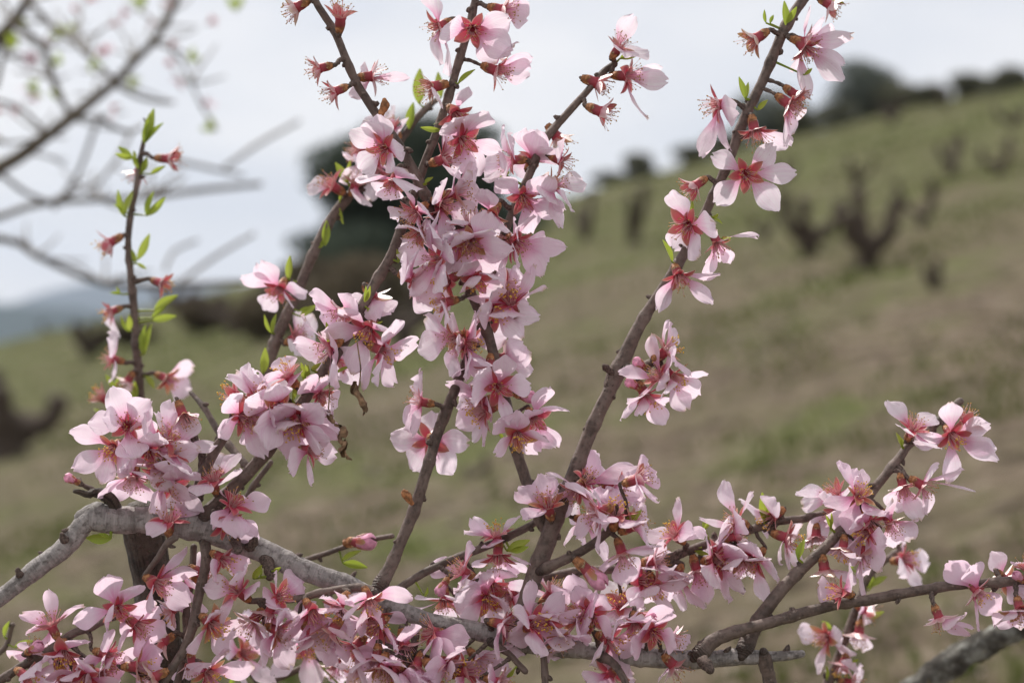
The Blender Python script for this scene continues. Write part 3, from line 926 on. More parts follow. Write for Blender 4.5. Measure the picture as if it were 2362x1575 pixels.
def bud_mesh():
    V, F, U, MI = [], [], [], []
    S = 12
    prof = [(-.002, .0006), (0, .0017), (.002, .0024), (.0045, .0026), (.0054, .0027)]
    for i, (z, rr) in enumerate(prof):
        for k in range(S + 1):
            an = 2 * math.pi * (k % S) / S
            V.append((math.cos(an) * rr, math.sin(an) * rr, z)); U.append((k / S, z / .0074))
    for i in range(len(prof) - 1):
        for k in range(S):
            a = i * (S + 1) + k
            F.append((a, a + 1, a + S + 2, a + S + 1)); MI.append(0)
    r = random.Random(77)
    # petals wrapped over each other, then the sepals that hold them
    for q in range(9):
        sep_ = q >= 5
        an0 = q * (1.257 if not sep_ else 1.57) + r.uniform(-.2, .2)
        o = len(V); R, C = 7, 5
        for i in range(R + 1):
            t = i / R
            z = .0046 + t * (.0086 if not sep_ else .0046) * (1 - .0 * q)
            env = .0026 + .0013 * math.sin(min(1, (z - .0046) / .0095) * math.pi * .78) - .0030 * max(0, (z - .0108) / .0028) ** 1.4
            env += (.00035 if sep_ else .00012 * (q % 3))
            wd = (1.15 if not sep_ else .62) * (1 - t ** 3 * (.75 if not sep_ else .95))
            for j in range(C + 1):
                sj = j / C * 2 - 1
                an = an0 + sj * wd + t * .45
                e = max(.0003, env + .00018 * sj + .0001 * noise.noise(Vector((sj * 2, t * 4, q))))
                V.append((math.cos(an) * e, math.sin(an) * e, z)); U.append((j / C, .25 + .75 * t))
        for i in range(R):
            for j in range(C):
                a = o + i * (C + 1) + j
                F.append((a, a + 1, a + C + 2, a + C + 1)); MI.append(2 if sep_ else 1)
    return mesh('bud', V, F, [M['calyx'], M['budpink'], M['sepal']], U, MI)
BUD = bud_mesh()

def leaf_mesh(seed):
    r = random.Random(seed + 31)
    V, F, U = [], [], []
    R, C = 8, 4
    fold = r.uniform(.3, 1.0); curl = r.uniform(-.25, .25)
    for i in range(R + 1):
        t = i / R
        w = .21 * math.sin(math.pi * min(1, (t * .93 + .03)) ** .85) + .004
        for j in range(C + 1):
            s = j / C * 2 - 1
            V.append((s * w * (1 - .2 * fold), t, fold * abs(s) * w + curl * t * t * .6 + .012 * noise.noise(Vector((s * 3, t * 6, seed)))))
            U.append((j / C, t))
    for i in range(R):
        for j in range(C):
            a = i * (C + 1) + j
            F.append((a, a + 1, a + C + 2, a + C + 1))
    return mesh('leaf', V, F, [M['leaf']], U)
LEAF = [leaf_mesh(k) for k in range(5)]

# ------------------------------------------------------------------ the near almond tree: limb, stems, twigs
trunk_foot = P(372, 1700, .05); trunk_foot.z = ground_z(trunk_foot.x, trunk_foot.y)
tree = empty('almond_tree', trunk_foot)
tag(tree, 'blossoming almond tree in focus, pale pink flowers crowding its purplish brown stems', 'tree')
I4 = Matrix.Identity(4)
SAMP = []          # (px, py, dz, radius px) along every stem

def stem(s, z0, z1, mat='twig', sides=12, c0=0, c1=0, name=None, rough=.10, jag=.05, knots=1.0, cut=False, ripple=0.0, parent=None):
    v = [float(t) for t in s.split()]
    n = len(v) // 3
    pts, rads = branch_pts(s, z0, z1)
    p, q = catmull(pts, rads, .0013)
    for w in p:
        pass
    rr = random.Random(int(v[0] * 7 + v[1]))
    # nodes: small swellings
    tot = sum((p[i + 1] - p[i]).length for i in range(len(p) - 1))
    kn = []
    if knots:
        d = rr.uniform(.01, .03)
        while d < tot:
            kn.append((d, rr.uniform(.10, .24))); d += rr.uniform(.018, .036)
    L = 0
    for i in range(len(p)):
        if i: L += (p[i] - p[i - 1]).length
        for kd, ka in kn: q[i] *= 1 + ka * math.exp(-((L - kd) / .0028) ** 2) * knots
        wob = Vector((noise.noise(Vector((L * 22, v[0], 1))), 0, noise.noise(Vector((L * 22, v[1], 5))))) * .0011
        if 0 < i < len(p) - 1: p[i] = p[i] + wob
    bag = Bag()
    bag.add(tube(p, q, sides, 0, rough, v[0] * .13, (c0 * PXM, c1 * PXM), True, jag, ripple))
    # leaf scars and dormant buds: short ridged stubs at the nodes
    L = 0; ki = 0
    for i in range(1, len(p) - 1):
        L += (p[i] - p[i - 1]).length
        while ki < len(kn) and L >= kn[ki][0]:
            t = (p[i + 1] - p[i - 1]).normalized()
            side = t.cross(Vector((0, 1, 0)))
            side = (side * (1 if rr.random() < .5 else -1) + Vector((0, rr.uniform(-.9, .5), 0))).normalized()
            dirn = (side + t * rr.uniform(.3, .9)).normalized()
            ln = rr.uniform(.0016, .0042) * (1 if mat == 'twig' else 1.2)
            b0 = p[i] + side * q[i] * .75
            w0 = min(q[i] * .6, rr.uniform(.0009, .0016))
            bag.add(tube([b0, b0 + dirn * ln * .4, b0 + dirn * ln * .8, b0 + dirn * ln], [w0 * 1.2, w0 * 1.15, w0 * .8, w0 * .2], 7, 0, .3, ki, (ln * 2, 0), True, .3), 1)
            ki += 1
    for k in range(0, len(p), 2):
        dz = p[k].y - FOCUS
        SAMP.append((p[k].x / p[k].y / K + SRC_W / 2, SRC_H / 2 - (p[k].z - CAM_H) / p[k].y / K, dz, q[k] / (K * p[k].y), name or 'branch'))
    mats = [M[mat], M['spur']]
    o = link(name or 'branch', bag.mesh('branch', mats), parent or tree, I4)
    return o

LIMB = stem("190 1196 22 215 1192 33 250 1195 34 300 1197 30 350 1199 30 400 1205 33 440 1212 35 480 1222 33 520 1236 29 570 1254 28 620 1275 27 680 1303 25 740 1328 24 800 1352 23 860 1380 22 930 1408 20 1000 1434 20 1060 1445 20 1110 1456 22 1170 1470 24 1240 1484 24 1330 1497 21 1400 1507 20 1450 1512 23 1500 1516 22 1560 1520 21 1620 1521 20 1700 1514 19 1745 1514 17 1775 1512 13 1850 1507 9", 0, .01, 'limb', 20, name='limb', rough=.09, jag=.05, knots=.5, c0=0)
stem("228 1180 26 195 1205 24 150 1258 23 100 1298 22 60 1330 21 20 1364 19 -60 1420 18", 0, -.01, 'limb', 18, name='limb', rough=.06, knots=.4, jag=.04)
TRK = "330 1196 52 338 1245 50 348 1330 46 362 1420 50 372 1500 52 380 1600 55 380 1800 60"
tp, tq = branch_pts(TRK, .035, .05)
tp.append(Vector((trunk_foot.x, trunk_foot.y, trunk_foot.z + .35))); tq.append(.022)
tp.append(Vector((trunk_foot.x, trunk_foot.y, trunk_foot.z - .1))); tq.append(.034)
pp, qq = catmull(tp, tq, .006)
b = Bag(); b.add(tube(pp, qq, 24, 0, .22, 4.0, (0, 0), True, .12))
link('trunk', b.mesh('trunk', [M['trunk'], M['spur']]), tree, I4)

C_ = stem("1885 -40 11 1850 5 12 1815 60 12 1788 120 12 1757 190 11.5 1727 250 12 1703 310 11 1682 370 11 1642 460 11 1603 540 12 1562 610 12 1532 660 12 1482 740 13.5 1447 810 17 1428 850 20 1412 890 16 1390 935 16 1352 1020 16 1316 1110 17 1283 1190 19 1262 1250 21 1236 1320 20 1212 1390 19 1194 1435 20 1186 1462 21 1180 1482 10", .03, 0, 'twig', 16, c1=30, rough=.07)
stem("708 -40 8 735 15 8.5 770 70 9 795 130 9.5 825 195 10 868 262 10.5 920 335 11 958 400 12 985 455 12 1012 510 11 1040 565 11 1064 620 11 1090 685 11 1118 750 12 1136 805 12 1152 870 12 1172 955 12 1190 1035 13 1212 1100 13 1234 1160 14 1248 1200 16 1264 1228 14 1268 1250 8", .0, .012, 'twig', 14, c1=35)
stem("1105 -40 8.5 1083 60 9 1062 130 9.5 1035 220 10 1008 300 10 980 375 10 955 450 11 925 530 12 900 595 12 868 650 12 835 710 13 792 785 13.5 755 845 14 710 910 14 665 975 14.5 625 1030 15 572 1090 15 522 1140 16 484 1178 18 468 1200 21 456 1216 11", .01, 0, 'twig', 14, c1=40)
stem("1418 148 8 1392 166 8 1352 212 8 1318 250 9 1276 298 9.5 1250 335 9.5 1226 390 9.5 1203 440 9.5 1180 500 10 1160 560 10 1135 650 10 1105 750 11 1062 862 12 1035 930 12 1008 1000 13 988 1075 13 955 1175 13.5 930 1240 13.5 905 1300 14 884 1338 18 872 1360 19 864 1376 9", .03, 0, 'twig', 14, c1=55)
stem("2215 925 9 2180 953 9 2150 985 9 2100 1022 9.5 2075 1055 10 2035 1105 10.5 1995 1155 11 1950 1210 11.5 1905 1262 12 1850 1312 12.5 1800 1362 14 1760 1412 16 1737 1452 17 1724 1482 20 1716 1502 19 1710 1516 9", .045, .005, 'twig', 14, c1=45)
stem("2420 1328 11 2362 1334 11 2290 1342 11.5 2220 1348 11.5 2150 1357 11.5 2060 1372 12 1990 1386 12.5 1930 1396 12.5 1830 1420 13 1740 1443 13 1690 1458 14 1648 1476 17 1624 1496 19 1608 1510 17 1598 1520 8", 0, .0, 'twig', 14, c1=45)
stem("521 1002 10 500 1035 12 478 1080 13 462 1120 14 448 1155 15 445 1200 18", .0, .0, 'twig', 12, c1=40)
stem("355 1075 6 380 1050 7 405 1100 8 455 1140 9", .02, .0, 'twig', 8)
stem("440 905 5 470 940 7 500 990 8 535 1035 9 570 1075 9", .08, .05, 'twig', 10)
stem("470 1225 14 476 1290 12 466 1340 11 452 1400 11 447 1440 11 425 1500 10 395 1545 10 360 1600 9", .0, -.02, 'twig', 12, c0=35)
stem("447 1260 8 440 1340 8 430 1420 8 425 1500 8 400 1600 8", .02, .01, 'twig', 10)
stem("-30 1585 10 10 1562 10 60 1530 10.5 115 1500 10 165 1462 10 200 1448 10 250 1425 9", -.015, -.01, 'twig', 12)
stem("335 1325 6 365 1285 7 385 1255 8 405 1240 8", -.01, -.02, 'twig', 10, knots=.5)
stem("575 1386 7 640 1383 8 695 1378 8.5 730 1368 9 780 1360 9 830 1356 10 862 1372 14", -.008, -.018, 'twig', 12, c1=10)
stem("905 1370 11 940 1345 9.5 985 1318 9 1050 1288 9 1100 1268 9 1150 1248 9 1215 1218 8.5 1250 1195 8", .012, .02, 'twig', 12, c0=20)
stem("1243 1318 10 1262 1308 15 1285 1297 12 1325 1278 10 1365 1255 10 1400 1228 10 1430 1205 9 1445 1190 8", .0, -.02, 'twig', 12, c0=30)
stem("1080 1400 12 1160 1365 10 1225 1340 10 1330 1318 10 1430 1310 10 1530 1288 10 1620 1258 10 1700 1232 10 1780 1205 9.5 1860 1195 9 1935 1175 9", .035, .05, 'twig', 12)
stem("1245 1400 8 1285 1385 8 1310 1375 7 1345 1372 6", .012, .012, 'twig', 10)
stem("1440 853 12 1462 848 11 1480 843 11 1505 835 10 1528 822 9", .01, -.005, 'twig', 10, c0=60, ripple=.05)
stem("1438 822 9 1433 838 15 1424 856 20 1414 872 19 1404 890 14 1398 904 8", .018, .010, 'spur', 16, jag=.22, rough=.3, knots=0)
stem("1424 862 8 1408 857 9 1398 849 8 1393 843 5", .012, .004, 'spur', 10, jag=.3, rough=.3, knots=0)
stem("270 1175 12 252 1150 16 222 1138 11 200 1142 8 172 1133 5", .0, -.01, 'trunk', 12, jag=.3, knots=0, rough=.25)
stem("238 1145 6 215 1128 7 195 1118 5 182 1108 4", .0, -.006, 'twig', 9, jag=.2, knots=0)
stem("360 1035 10 375 1050 10 382 1042 8", .0, .0, 'spur', 9, jag=.2, knots=0)
stem("457 1150 12 470 1060 11 455 1030 9 445 995 9", .0, .004, 'spur', 9, jag=.25, knots=0)
stem("1760 1500 8 1764 1515 15 1770 1545 17 1780 1580 14 1800 1620 13", .005, .01, 'twig', 14, c0=12, knots=.6, rough=.2, jag=.18)
stem("958 1440 8 958 1470 10 955 1500 9 948 1530 9", -.005, -.01, 'spur', 12, jag=.3, rough=.25, knots=0)
stem("1130 1478 10 1150 1492 9 1175 1508 7 1195 1530 7 1212 1548 6", -.005, -.015, 'twig', 10, c0=25, cut=True)
stem("1252 1500 8 1256 1540 8 1258 1600 8", -.004, -.01, 'twig', 10)
stem("1385 1512 14 1410 1525 10 1430 1550 9 1450 1590 8", -.006, -.02, 'twig', 10, c0=20)
stem("600 1585 7 640 1565 7 690 1542 7 730 1520 6", .13, .12, 'twig', 8)
stem("1620 1525 14 1632 1535 14 1640 1545 9", -.01, -.015, 'spur', 12, jag=.5, rough=.35, knots=0)
stem("877 270 6 881 258 8 886 246 11 887 237 10 887 230 5", -.001, -.004, 'scale', 12, jag=.25, rough=.15, knots=0)
stem("950 1160 6 944 1152 8 938 1143 10 934 1136 9 932 1131 4", -.001, -.004, 'scale', 12, jag=.35, rough=.2, knots=0)
stem("575 1262 12 585 1250 10 590 1243 7", -.006, -.010, 'spur', 10, jag=.45, rough=.3, knots=0)
stem("150 1245 10 145 1236 8 143 1231 5", -.012, -.014, 'spur', 10, jag=.4, rough=.3, knots=0)
stem("45 1325 9 42 1316 7 41 1311 4", -.012, -.014, 'spur', 10, jag=.4, rough=.3, knots=0)
stem("540 1240 14 545 1255 11 548 1270 10", .0, -.015, 'spur', 9, jag=.2, knots=0)
stem("610 1285 15 618 1300 16 622 1330 11", .0, -.005, 'spur', 10, jag=.2, knots=0, ripple=.1)
stem("700 1292 6 740 1278 6 800 1258 6 850 1246 6 905 1236 6", .09, .07, 'twig', 9)
stem("330 1000 9 322 900 10 318 830 10 312 740 9.5 303 650 8.5 296 560 7.5 300 500 7 312 440 6.5 322 370 6 333 320 5 345 265 3", .21, .21, 'twig', 12)
stem("600 1035 14 612 900 13 625 830 13 648 760 13 682 680 12 720 590 12 762 510 11.5 815 442 11 885 372 10 930 315 9 965 268 8 1005 232 7", .12, .15, 'twig', 12)
stem("560 1160 7 590 1110 7 625 1065 6", .08, .08, 'twig', 9)
stem("1880 1640 12 1920 1545 11 1955 1460 10 1985 1380 10 2005 1325 9 2040 1290 8 2085 1262 8", .15, .17, 'twig', 10)
stem("2060 1640 34 2130 1575 32 2200 1525 31 2265 1488 30 2330 1455 28 2420 1415 28", .33, .30, 'lichen', 18, rough=.25, jag=.2, knots=.6, name='limb')
stem("-20 1520 6 15 1490 6 30 1440 5", .12, .12, 'twig', 8)
stem("1610 1262 9 1565 1280 12 1545 1300 10", .045, .04, 'spur', 9, jag=.2, knots=0)

# ------------------------------------------------------------------ blossoms
# each row: throat x y, foot x y, facing (1 = towards the camera, -1 = away), then petal tips x y ...
REG = {'A': (600, 0, 3.92), 'B': (1200, 0, 3.92), 'C': (1600, 0, 3.92), 'D': (700, 250, 3.357), 'E': (1300, 250, 3.357),
       'F': (100, 250, 3.357), 'G': (100, 700, 3.357), 'H': (700, 650, 3.357), 'I': (1300, 700, 3.357), 'J': (0, 1108, 3.357),
       'L': (550, 1108, 3.357), 'N': (1050, 1108, 3.357), 'Q': (1662, 1108, 3.357), 'R': (1662, 850, 3.357)}
BLOSSOMS = """
A 330 70 430 15 -.1
A 725 160 715 260 .35
A 540 620 650 590 .15
A 680 830 790 780 .15
A 1010 690 930 700 -.2 1345 700 905 590 790 850
A 1620 240 1770 150 .3 1540 -60 1600 550 1745 690
A 1920 270 1890 200 .9 2270 190 1662 330 2180 520 2290 470
A 2190 90 2060 60 .1 2430 30 2440 130 2330 -40
A 2130 640 1980 580 .1 2440 600 2330 420 2480 520
A 1560 790 1640 770 .1 1650 960
A 1770 1040 1710 960 .6 1885 820
A 1830 1260 1780 1210 .6 2050 1020 2190 1345 1740 1130 1960 1590 1830 1560
D 1085 390 950 440 .2 1140 120 1240 300 1250 560 1190 140
D 625 310 680 270 .85 355 190 490 100 605 55 775 350 700 500 430 470
D 430 330 540 320 .1 470 520
D 700 560 720 500 .35 415 550 560 650 640 700 880 650 850 540
D 1180 660 1050 680 .1 1305 410 1350 690 1325 860 1230 480
D 870 810 940 750 .4 670 830 735 590 975 830 960 1040
D 1055 800 1030 680 .15 1160 1100 1090 1270 1180 1230 1000 1020
D 900 970 960 900 .6 750 1090 880 1220 770 940 1090 1040
D 850 1320 760 1290 .1 770 1220 900 1130 890 1420 990 1560
D 1300 1030 1290 950 .8 1190 1000 1440 820 1625 1100 1490 1270 1220 1310
D 1700 690 1670 620 .8 1500 590 1920 530 2030 800 1770 970
D 1930 600 1830 650 .2 2200 560 1880 740 2070 800 2000 940
D 1620 400 1720 400 .1 1535 150 1605 250 1370 420 1390 540 1560 500
D 1770 400 1740 460 -.3 1740 170 1820 200 1990 350 1630 500
D 1650 1040 1580 980 .5 1890 1010 1780 850 1900 1200 1840 1310 2030 1080
D 1470 820 1520 720 .25 1290 590 1610 970 1390 660 1490 1000
D 1290 900 1290 980 .2 1150 900 1170 990 1240 800
D 1120 1330 1200 1290 .45 920 1290 880 1480 1100 1560
D 1330 1320 1310 1260 .7 1260 1390 1560 1500 1530 1340 1240 1200
D 1560 1380 1480 1370 .25 1730 1310 1650 1440 1530 1280 1760 1480
H 1480 220 1420 180 .85 1365 260 1500 80 1835 260 1700 440 1760 190
H 1100 160 1220 130 .2 880 130 1150 300 1000 230
H 1240 480 1350 490 .4 1080 600 1265 785 1140 240 1340 235
H 1170 430 1250 400 .35 940 260 885 545 1150 740
H 1440 660 1450 570 .2 1310 780 1330 620 1150 750 1400 800
H 1560 590 1490 600 -.2 1520 430 1760 560 1780 690 1700 480
H 1505 815 1490 800 .95 1565 555 1765 800 1590 1115 1295 900 1345 700
H 1400 1000 1470 970 .2 1220 830 1190 990 1240 1080 1310 1260
H 1655 1185 1635 1120 .8 1660 970 1480 1080 1475 1330 1835 1345 1900 1220
H 1780 1060 1750 1000 .6 1905 810 2050 980 1975 1300 1720 970 1880 1300
H 910 930 1040 950 .05 915 670 840 790 825 990 785 1120 850 1175
H 985 1225 1000 1190 -.95 990 1020 665 1210 815 1475 1145 1495 1290 1255
H 600 530 480 480 .35 725 285 895 470 690 810 470 840 570 760
H 310 240 400 180 .25 35 85 100 220 310 485 130 310 390 130
H 540 120 500 60 -.3 715 260 590 290 280 140
H 250 590 230 610 -.7 0 570 120 410 440 550 400 820 230 730
H 130 870 90 830 .3 240 990 190 740 20 760
G 1830 800 1800 760 .9 1830 630 1605 745 1635 960 1770 1115 2000 790
G 1960 930 1990 870 .65 2175 790 1860 960 1930 1190 2245 1040 2180 1140
G 1650 740 1600 790 .3 1430 550 1575 465 1700 590 1870 560
G 1610 870 1570 820 .35 1370 970 1590 1110 1700 1100
G 1490 720 1570 760 -.1
G 2060 1130 1990 1130 .2 2265 1180 1930 1270 2080 1400 2200 1000
G 1320 1370 1330 1480 .3 1360 1190 1490 1150 1540 1270 1230 1480
J 1800 190 1740 270 .35 2065 170 1820 100 2000 430 1680 320 1880 420
J 1740 330 1700 300 .5 1660 300 1990 470 1760 420
G 650 945 640 960 .95 550 640 870 730 370 920 750 1190 500 880
G 540 1115 570 1080 .85 210 980 225 1280 450 1390 700 1160 690 1320
G 930 1040 900 1080 .6 970 740 1040 900 1150 1030 840 850
G 820 1150 790 1110 .75 1225 1120 1100 1270 780 880 640 1290 985 1450 920 1000
G 990 1400 950 1350 .6 1230 1290 1240 1600 840 1600 1090 1230
G 700 1340 710 1260 .3 480 1520 770 1570 420 1500 600 1290 830 1330
J 1310 310 1300 400 .3 1330 120 1500 160 1420 240 1190 390
J 1215 790 1110 750 .35 1425 495 1505 720 1460 980 1230 960
J 910 990 880 960 .8 870 700 1135 770 1185 1010 1040 1225 610 1090 850 1080
J 400 1130 440 1210 .0 350 850 125 1030 155 1190 645 965 330 1330
J 490 1330 480 1260 .7 705 1190 390 1310 370 1480 490 1510 635 1460
J 260 1330 240 1390 -.2 45 1400 280 1230 180 1440
J 830 1360 730 1320 .2 850 1140 1000 1390 870 1560 640 1440 830 1440
J 1060 1120 960 1060 .35 1215 1070 1245 1240 960 1290 1080 1390
J 1270 1250 1350 1190 .15
J 1850 850 1900 910 .5 1560 820 1930 665 2015 800 1715 1120
J 2165 900 2100 930 .6 2180 700 2340 830 2070 890 2210 990 2290 760
J 1640 1110 1560 1060 .5 1695 1000 1885 1190 1490 1310 1750 1370
J 1960 1090 2030 1000 .25 1870 1110 1890 1330 2120 1340 2040 1440 2090 1120
L 240 1020 270 950 .15 390 1340 300 1170 480 1000 190 1150
J 1490 1420 1470 1320 .2 1700 1550 1390 1580 1630 1400 1550 1580
J 1430 830 1490 780 .25 1600 1000 1370 790 1480 700
J 1720 600 1660 570 .25 1680 740 1850 640 1910 690
J 1560 720 1520 700 .0 1500 560 1620 640
J 200 1510 140 1480 .4 400 1560 330 1440 150 1620
J 500 1540 480 1500 .4 600 1650 390 1620 640 1480
J 1200 1520 1280 1480 .15 915 1440 1030 1570 1110 1620
J 1330 1000 1400 950 .0 1230 1150 1270 1060 1390 920
J 1060 1440 980 1440 .0 1200 1370 1110 1250 1200 1480 1050 1600
J 780 1500 720 1480 .3 880 1600 840 1380 720 1620 930 1500
L 565 1010 530 950 .35 430 1060 310 1240 820 970 820 1190 540 1345 700 1320
L 1015 920 980 850 .35 815 1035 1355 890 945 1230 860 870
L 1040 1060 1010 1010 .45 1295 1110 880 1230 1050 1300
L 780 960 820 910 .2 690 885 700 1060 850 880
L 1595 930 1600 870 .45 1340 980 1380 880 1580 1180 1850 1115 1700 900
L 1740 700 1820 750 .2 1470 690 1850 500 1720 800
L 1925 915 1910 880 .9 1895 665 1690 880 1720 1110 2010 1200 2060 930
L 2110 880 2190 850 .35 1940 735 2060 1000 2265 970 2000 900
L 2000 430 2010 470 .1 1795 290 2170 270 1750 390 1940 480
L 2010 580 2010 530 .45 1800 700 2130 780 2260 640 2230 740
N 720 200 740 290 .45 470 100 660 -40 850 20 530 300
N 1010 310 940 290 -.3 835 510 1140 640 1140 260 870 250 970 500
N 1240 265 1230 350 .2 1160 80 1480 180 1130 330 1450 300
N 1290 560 1260 470 .15 1510 540 1320 820 1150 760 1590 500
N 1380 350 1320 380 .1 1500 300 1470 180 1480 460
I 170 1380 100 1440 .3 245 1145 275 1160 380 1360 570 1280 370 1500 630 1560
N 1220 60 1180 40 .3 1320 -40 1490 150 1110 190
N 1700 420 1770 480 .2 1485 420 1750 130 1840 390 1910 400
N 1540 620 1440 640 .1 1650 550 1740 700 1690 610
N 1540 810 1510 730 .25 1775 740 1690 950 1480 890 1570 960
N 1870 690 1850 620 .1 1990 930 1885 1000 1780 870 1950 990
N 2060 600 2130 550 .2 1940 610 2200 495 2120 945 2020 860 1890 770
N 2220 620 2200 550 .4 2360 550 2110 660 2370 800 2200 830
N 1045 1045 1050 1020 .9 930 780 1160 850 800 1020 1220 1140 950 1200
N 1275 965 1290 1010 .5 990 945 1200 810 1360 860 1190 1090 1390 990
N 675 1110 650 1060 .85 475 1050 775 1000 405 1215 630 1360 850 1190
N 800 1230 780 1180 .65 1045 1190 930 1355 740 1415 620 1290
N 1535 1170 1510 1150 .9 1650 1010 1700 1240 1340 1330 1430 1160
N 1390 1110 1390 1040 .45 1250 1060 1300 1390 1480 1030 1690 990
N 1660 1220 1590 1180 .1 1840 1305 1710 1160
N 740 880 700 920 -.2 670 770 870 830 610 900
N 1210 1490 1240 1450 -.7 1020 1550 1090 1450 1400 1570 1340 1430 1200 1620
N 1690 1430 1650 1390 .0 1890 1450 1640 1570 1750 1410
L 720 1170 760 1120 .2 640 1460 770 1450 840 1120
L 900 1290 960 1230 .5 770 1260 810 1500 1020 1380 1010 1540
L 1240 1470 1310 1430 .25 1060 1430 1150 1570 1450 1550 1340 1600
L 1380 1430 1400 1380 .3 1540 1560 1490 1490 1350 1600
L 1640 1410 1560 1390 .2 1735 1390 1670 1490 1460 1460
L 1760 1480 1700 1500 .3 2055 1430 1740 1640 1920 1540
L 1500 1170 1560 1180 .3 1430 1320 1560 1350 1800 1210 1700 1310 1390 1090
L 1290 1270 1270 1190 .1 1240 1430 1340 1100 1320 1400
L 2010 1560 1940 1540 .2 2110 1570 1930 1480 2000 1650
L 1070 1380 1080 1290 .3 880 1440 990 1570 1190 1560 1160 1350
L 760 1430 770 1350 .3 690 1560 810 1600 860 1440
L 930 1470 960 1410 .4 820 1590 1040 1600 870 1360
L 1120 1450 1130 1370 .4 1260 1360 1110 1600 1230 1530
L 560 1180 520 1130 .1 440 1240 620 1260 500 1300
R 1070 985 1050 1030 .6 900 720 780 1060 980 1290 1220 1140 1110 800
R 900 970 950 1010 .2 595 950 660 1090 1000 830
R 1160 1190 1130 1140 .5 930 1410 1230 1560 1120 1360 1010 1130
R 1310 1190 1260 1100 .2 1570 1190 1520 1340 1400 1420 1290 960
R 1560 900 1450 840 .15 1655 740 1880 780 1965 940 1640 1140
R 1410 910 1400 840 .2 1570 1190 1380 1120 1500 1080
R 1790 515 1760 460 .75 1750 245 2090 430 2145 695 1730 890 1480 560 2130 610
R 1490 470 1450 560 .45 1315 235 1360 440 1700 370 1650 600
R 1890 420 1850 470 .1
Q 1420 610 1340 630 .45 1500 390 1665 640 1590 820 1350 700
Q 1110 550 1040 470 .2 1220 640 1180 770 1080 900
Q 805 690 790 600 .1 1070 820
Q 400 280 460 240 .1 190 150 340 350 380 120
Q 110 430 50 450 .1 150 255
Q 510 440 440 420 .3 665 370 490 670 670 690 420 600
Q 740 430 740 350 .2 770 530
Q 950 520 960 450 .25 825 590 1030 590 900 600
Q 930 870 1000 880 .2 840 950 960 650 780 840
Q 820 1210 890 1190 .4 610 1200 750 1490 1030 1350 900 1170
Q 1070 1180 1080 1110 .1 1140 1350 990 1290
Q 950 1420 970 1370 .1 890 1510 1010 1400
Q 1010 1570 960 1560 .2 1130 1480 1000 1660 950 1640
Q 1120 1010 1080 980 .1 1210 1090 1060 1000
Q 1985 850 1930 790 .35 1735 610 1980 1160 2200 1040 1900 620
Q 2190 760 2150 720 -.5 2130 565 2290 900 2340 830
Q 1690 1060 1650 950 .1 1830 1030 1985 1160 1935 1230 1780 1130
Q 2320 1000 2310 900 .6 2085 1100 2200 1160 2420 1180 2210 960
Q 2390 690 2400 760 .2 2340 630 2460 600
E 1410 510 1400 490 .97 1135 350 1640 270 1810 490 1665 790 1165 745
E 960 905 1000 880 .75 840 635 1160 925 1005 1165 870 1090
E 1190 1040 1150 960 .2 1500 985 1330 1190 1115 1340 1230 1200
E 890 1300 870 1230 .5 1215 1290 720 1570 1150 1505
E 1020 600 1120 530 .15
C 1000 380 890 350 .2 1020 90 1235 150 1445 320 1320 260
C 1000 440 950 370 .3 1010 890 1360 590 1350 720 950 620
C 560 350 690 270 .15
C 220 950 360 920 .2 350 1050 345 1380 95 1430
C 550 1180 530 1060 .2 905 1310
C 860 940 770 870 .25 820 1330 950 1110 900 1240
C 920 860 830 790 .15
C 1230 50 1140 -10 .1
B 890 430 850 490 .2 1045 120 1180 425 930 580
B 960 690 850 680 .2 1305 610 1335 730 1140 1090
B 730 1010 630 970 .15
B 690 750 600 720 .0
B 330 1240 290 1190 -.1
B 370 1460 270 1410 .15 350 1330
F 970 390 870 385 .1
F 730 500 760 440 -.2
F 520 1040 600 990 .1
F 910 1350 820 1320 .3
G 530 60 600 30 .3 510 240
G 540 430 650 460 .2 570 250 590 570
G 950 580 860 540 .2 1150 500 1110 690 990 730
G 460 730 530 780 .1
G 650 600 690 540 .1 640 680
F 2240 600 2300 640 .4 2015 590
D 400 590 380 640 .1 400 440 480 770
F 1830 1400 1860 1330 .6 1535 1320 1690 1190 1670 1570 1960 1550 2070 1410
G 1950 260 1890 300 .2 2080 80 1970 390 2060 230
A 1200 1160 1250 1230 .2 1170 960 930 1060 1290 1190
G 1900 560 1960 640 .2 1820 430 1940 600 1690 640
G 1080 860 1040 760 .1 1100 940 1030 1000
I 790 370 700 430 .15 815 120 850 175 980 560 860 470
I 840 560 790 510 .3 1135 550 740 690 1070 730 970 840
I 635 710 600 640 .25 430 890 560 850 830 790 795 940
I 570 1360 480 1390 .2 660 1240 755 1330 580 1460 720 1500
"""
SA = np.array([(s[0], s[1], s[2], s[3]) for s in SAMP])
def nearest(px, py, zhint=None):
    d = np.hypot(SA[:, 0] - px, SA[:, 1] - py)
    if zhint is not None: d = d + np.abs(SA[:, 2] - zhint) * 3000
    i = int(np.argmin(d))
    return SA[i], float(np.hypot(SA[i, 0] - px, SA[i, 1] - py))

def frame(yax, zhint):
    y_ = yax.normalized()
    n = zhint - y_ * zhint.dot(y_)
    if n.length < 1e-3: n = y_.orthogonal()
    n.normalize()
    x_ = y_.cross(n)
    return x_, y_, n

def mat4(x_, y_, z_, o, sx=1, sy=1, sz=1):
    m = Matrix.Identity(4)
    for i in range(3):
        m[i][0] = x_[i] * sx; m[i][1] = y_[i] * sy; m[i][2] = z_[i] * sz; m[i][3] = o[i]
    return m

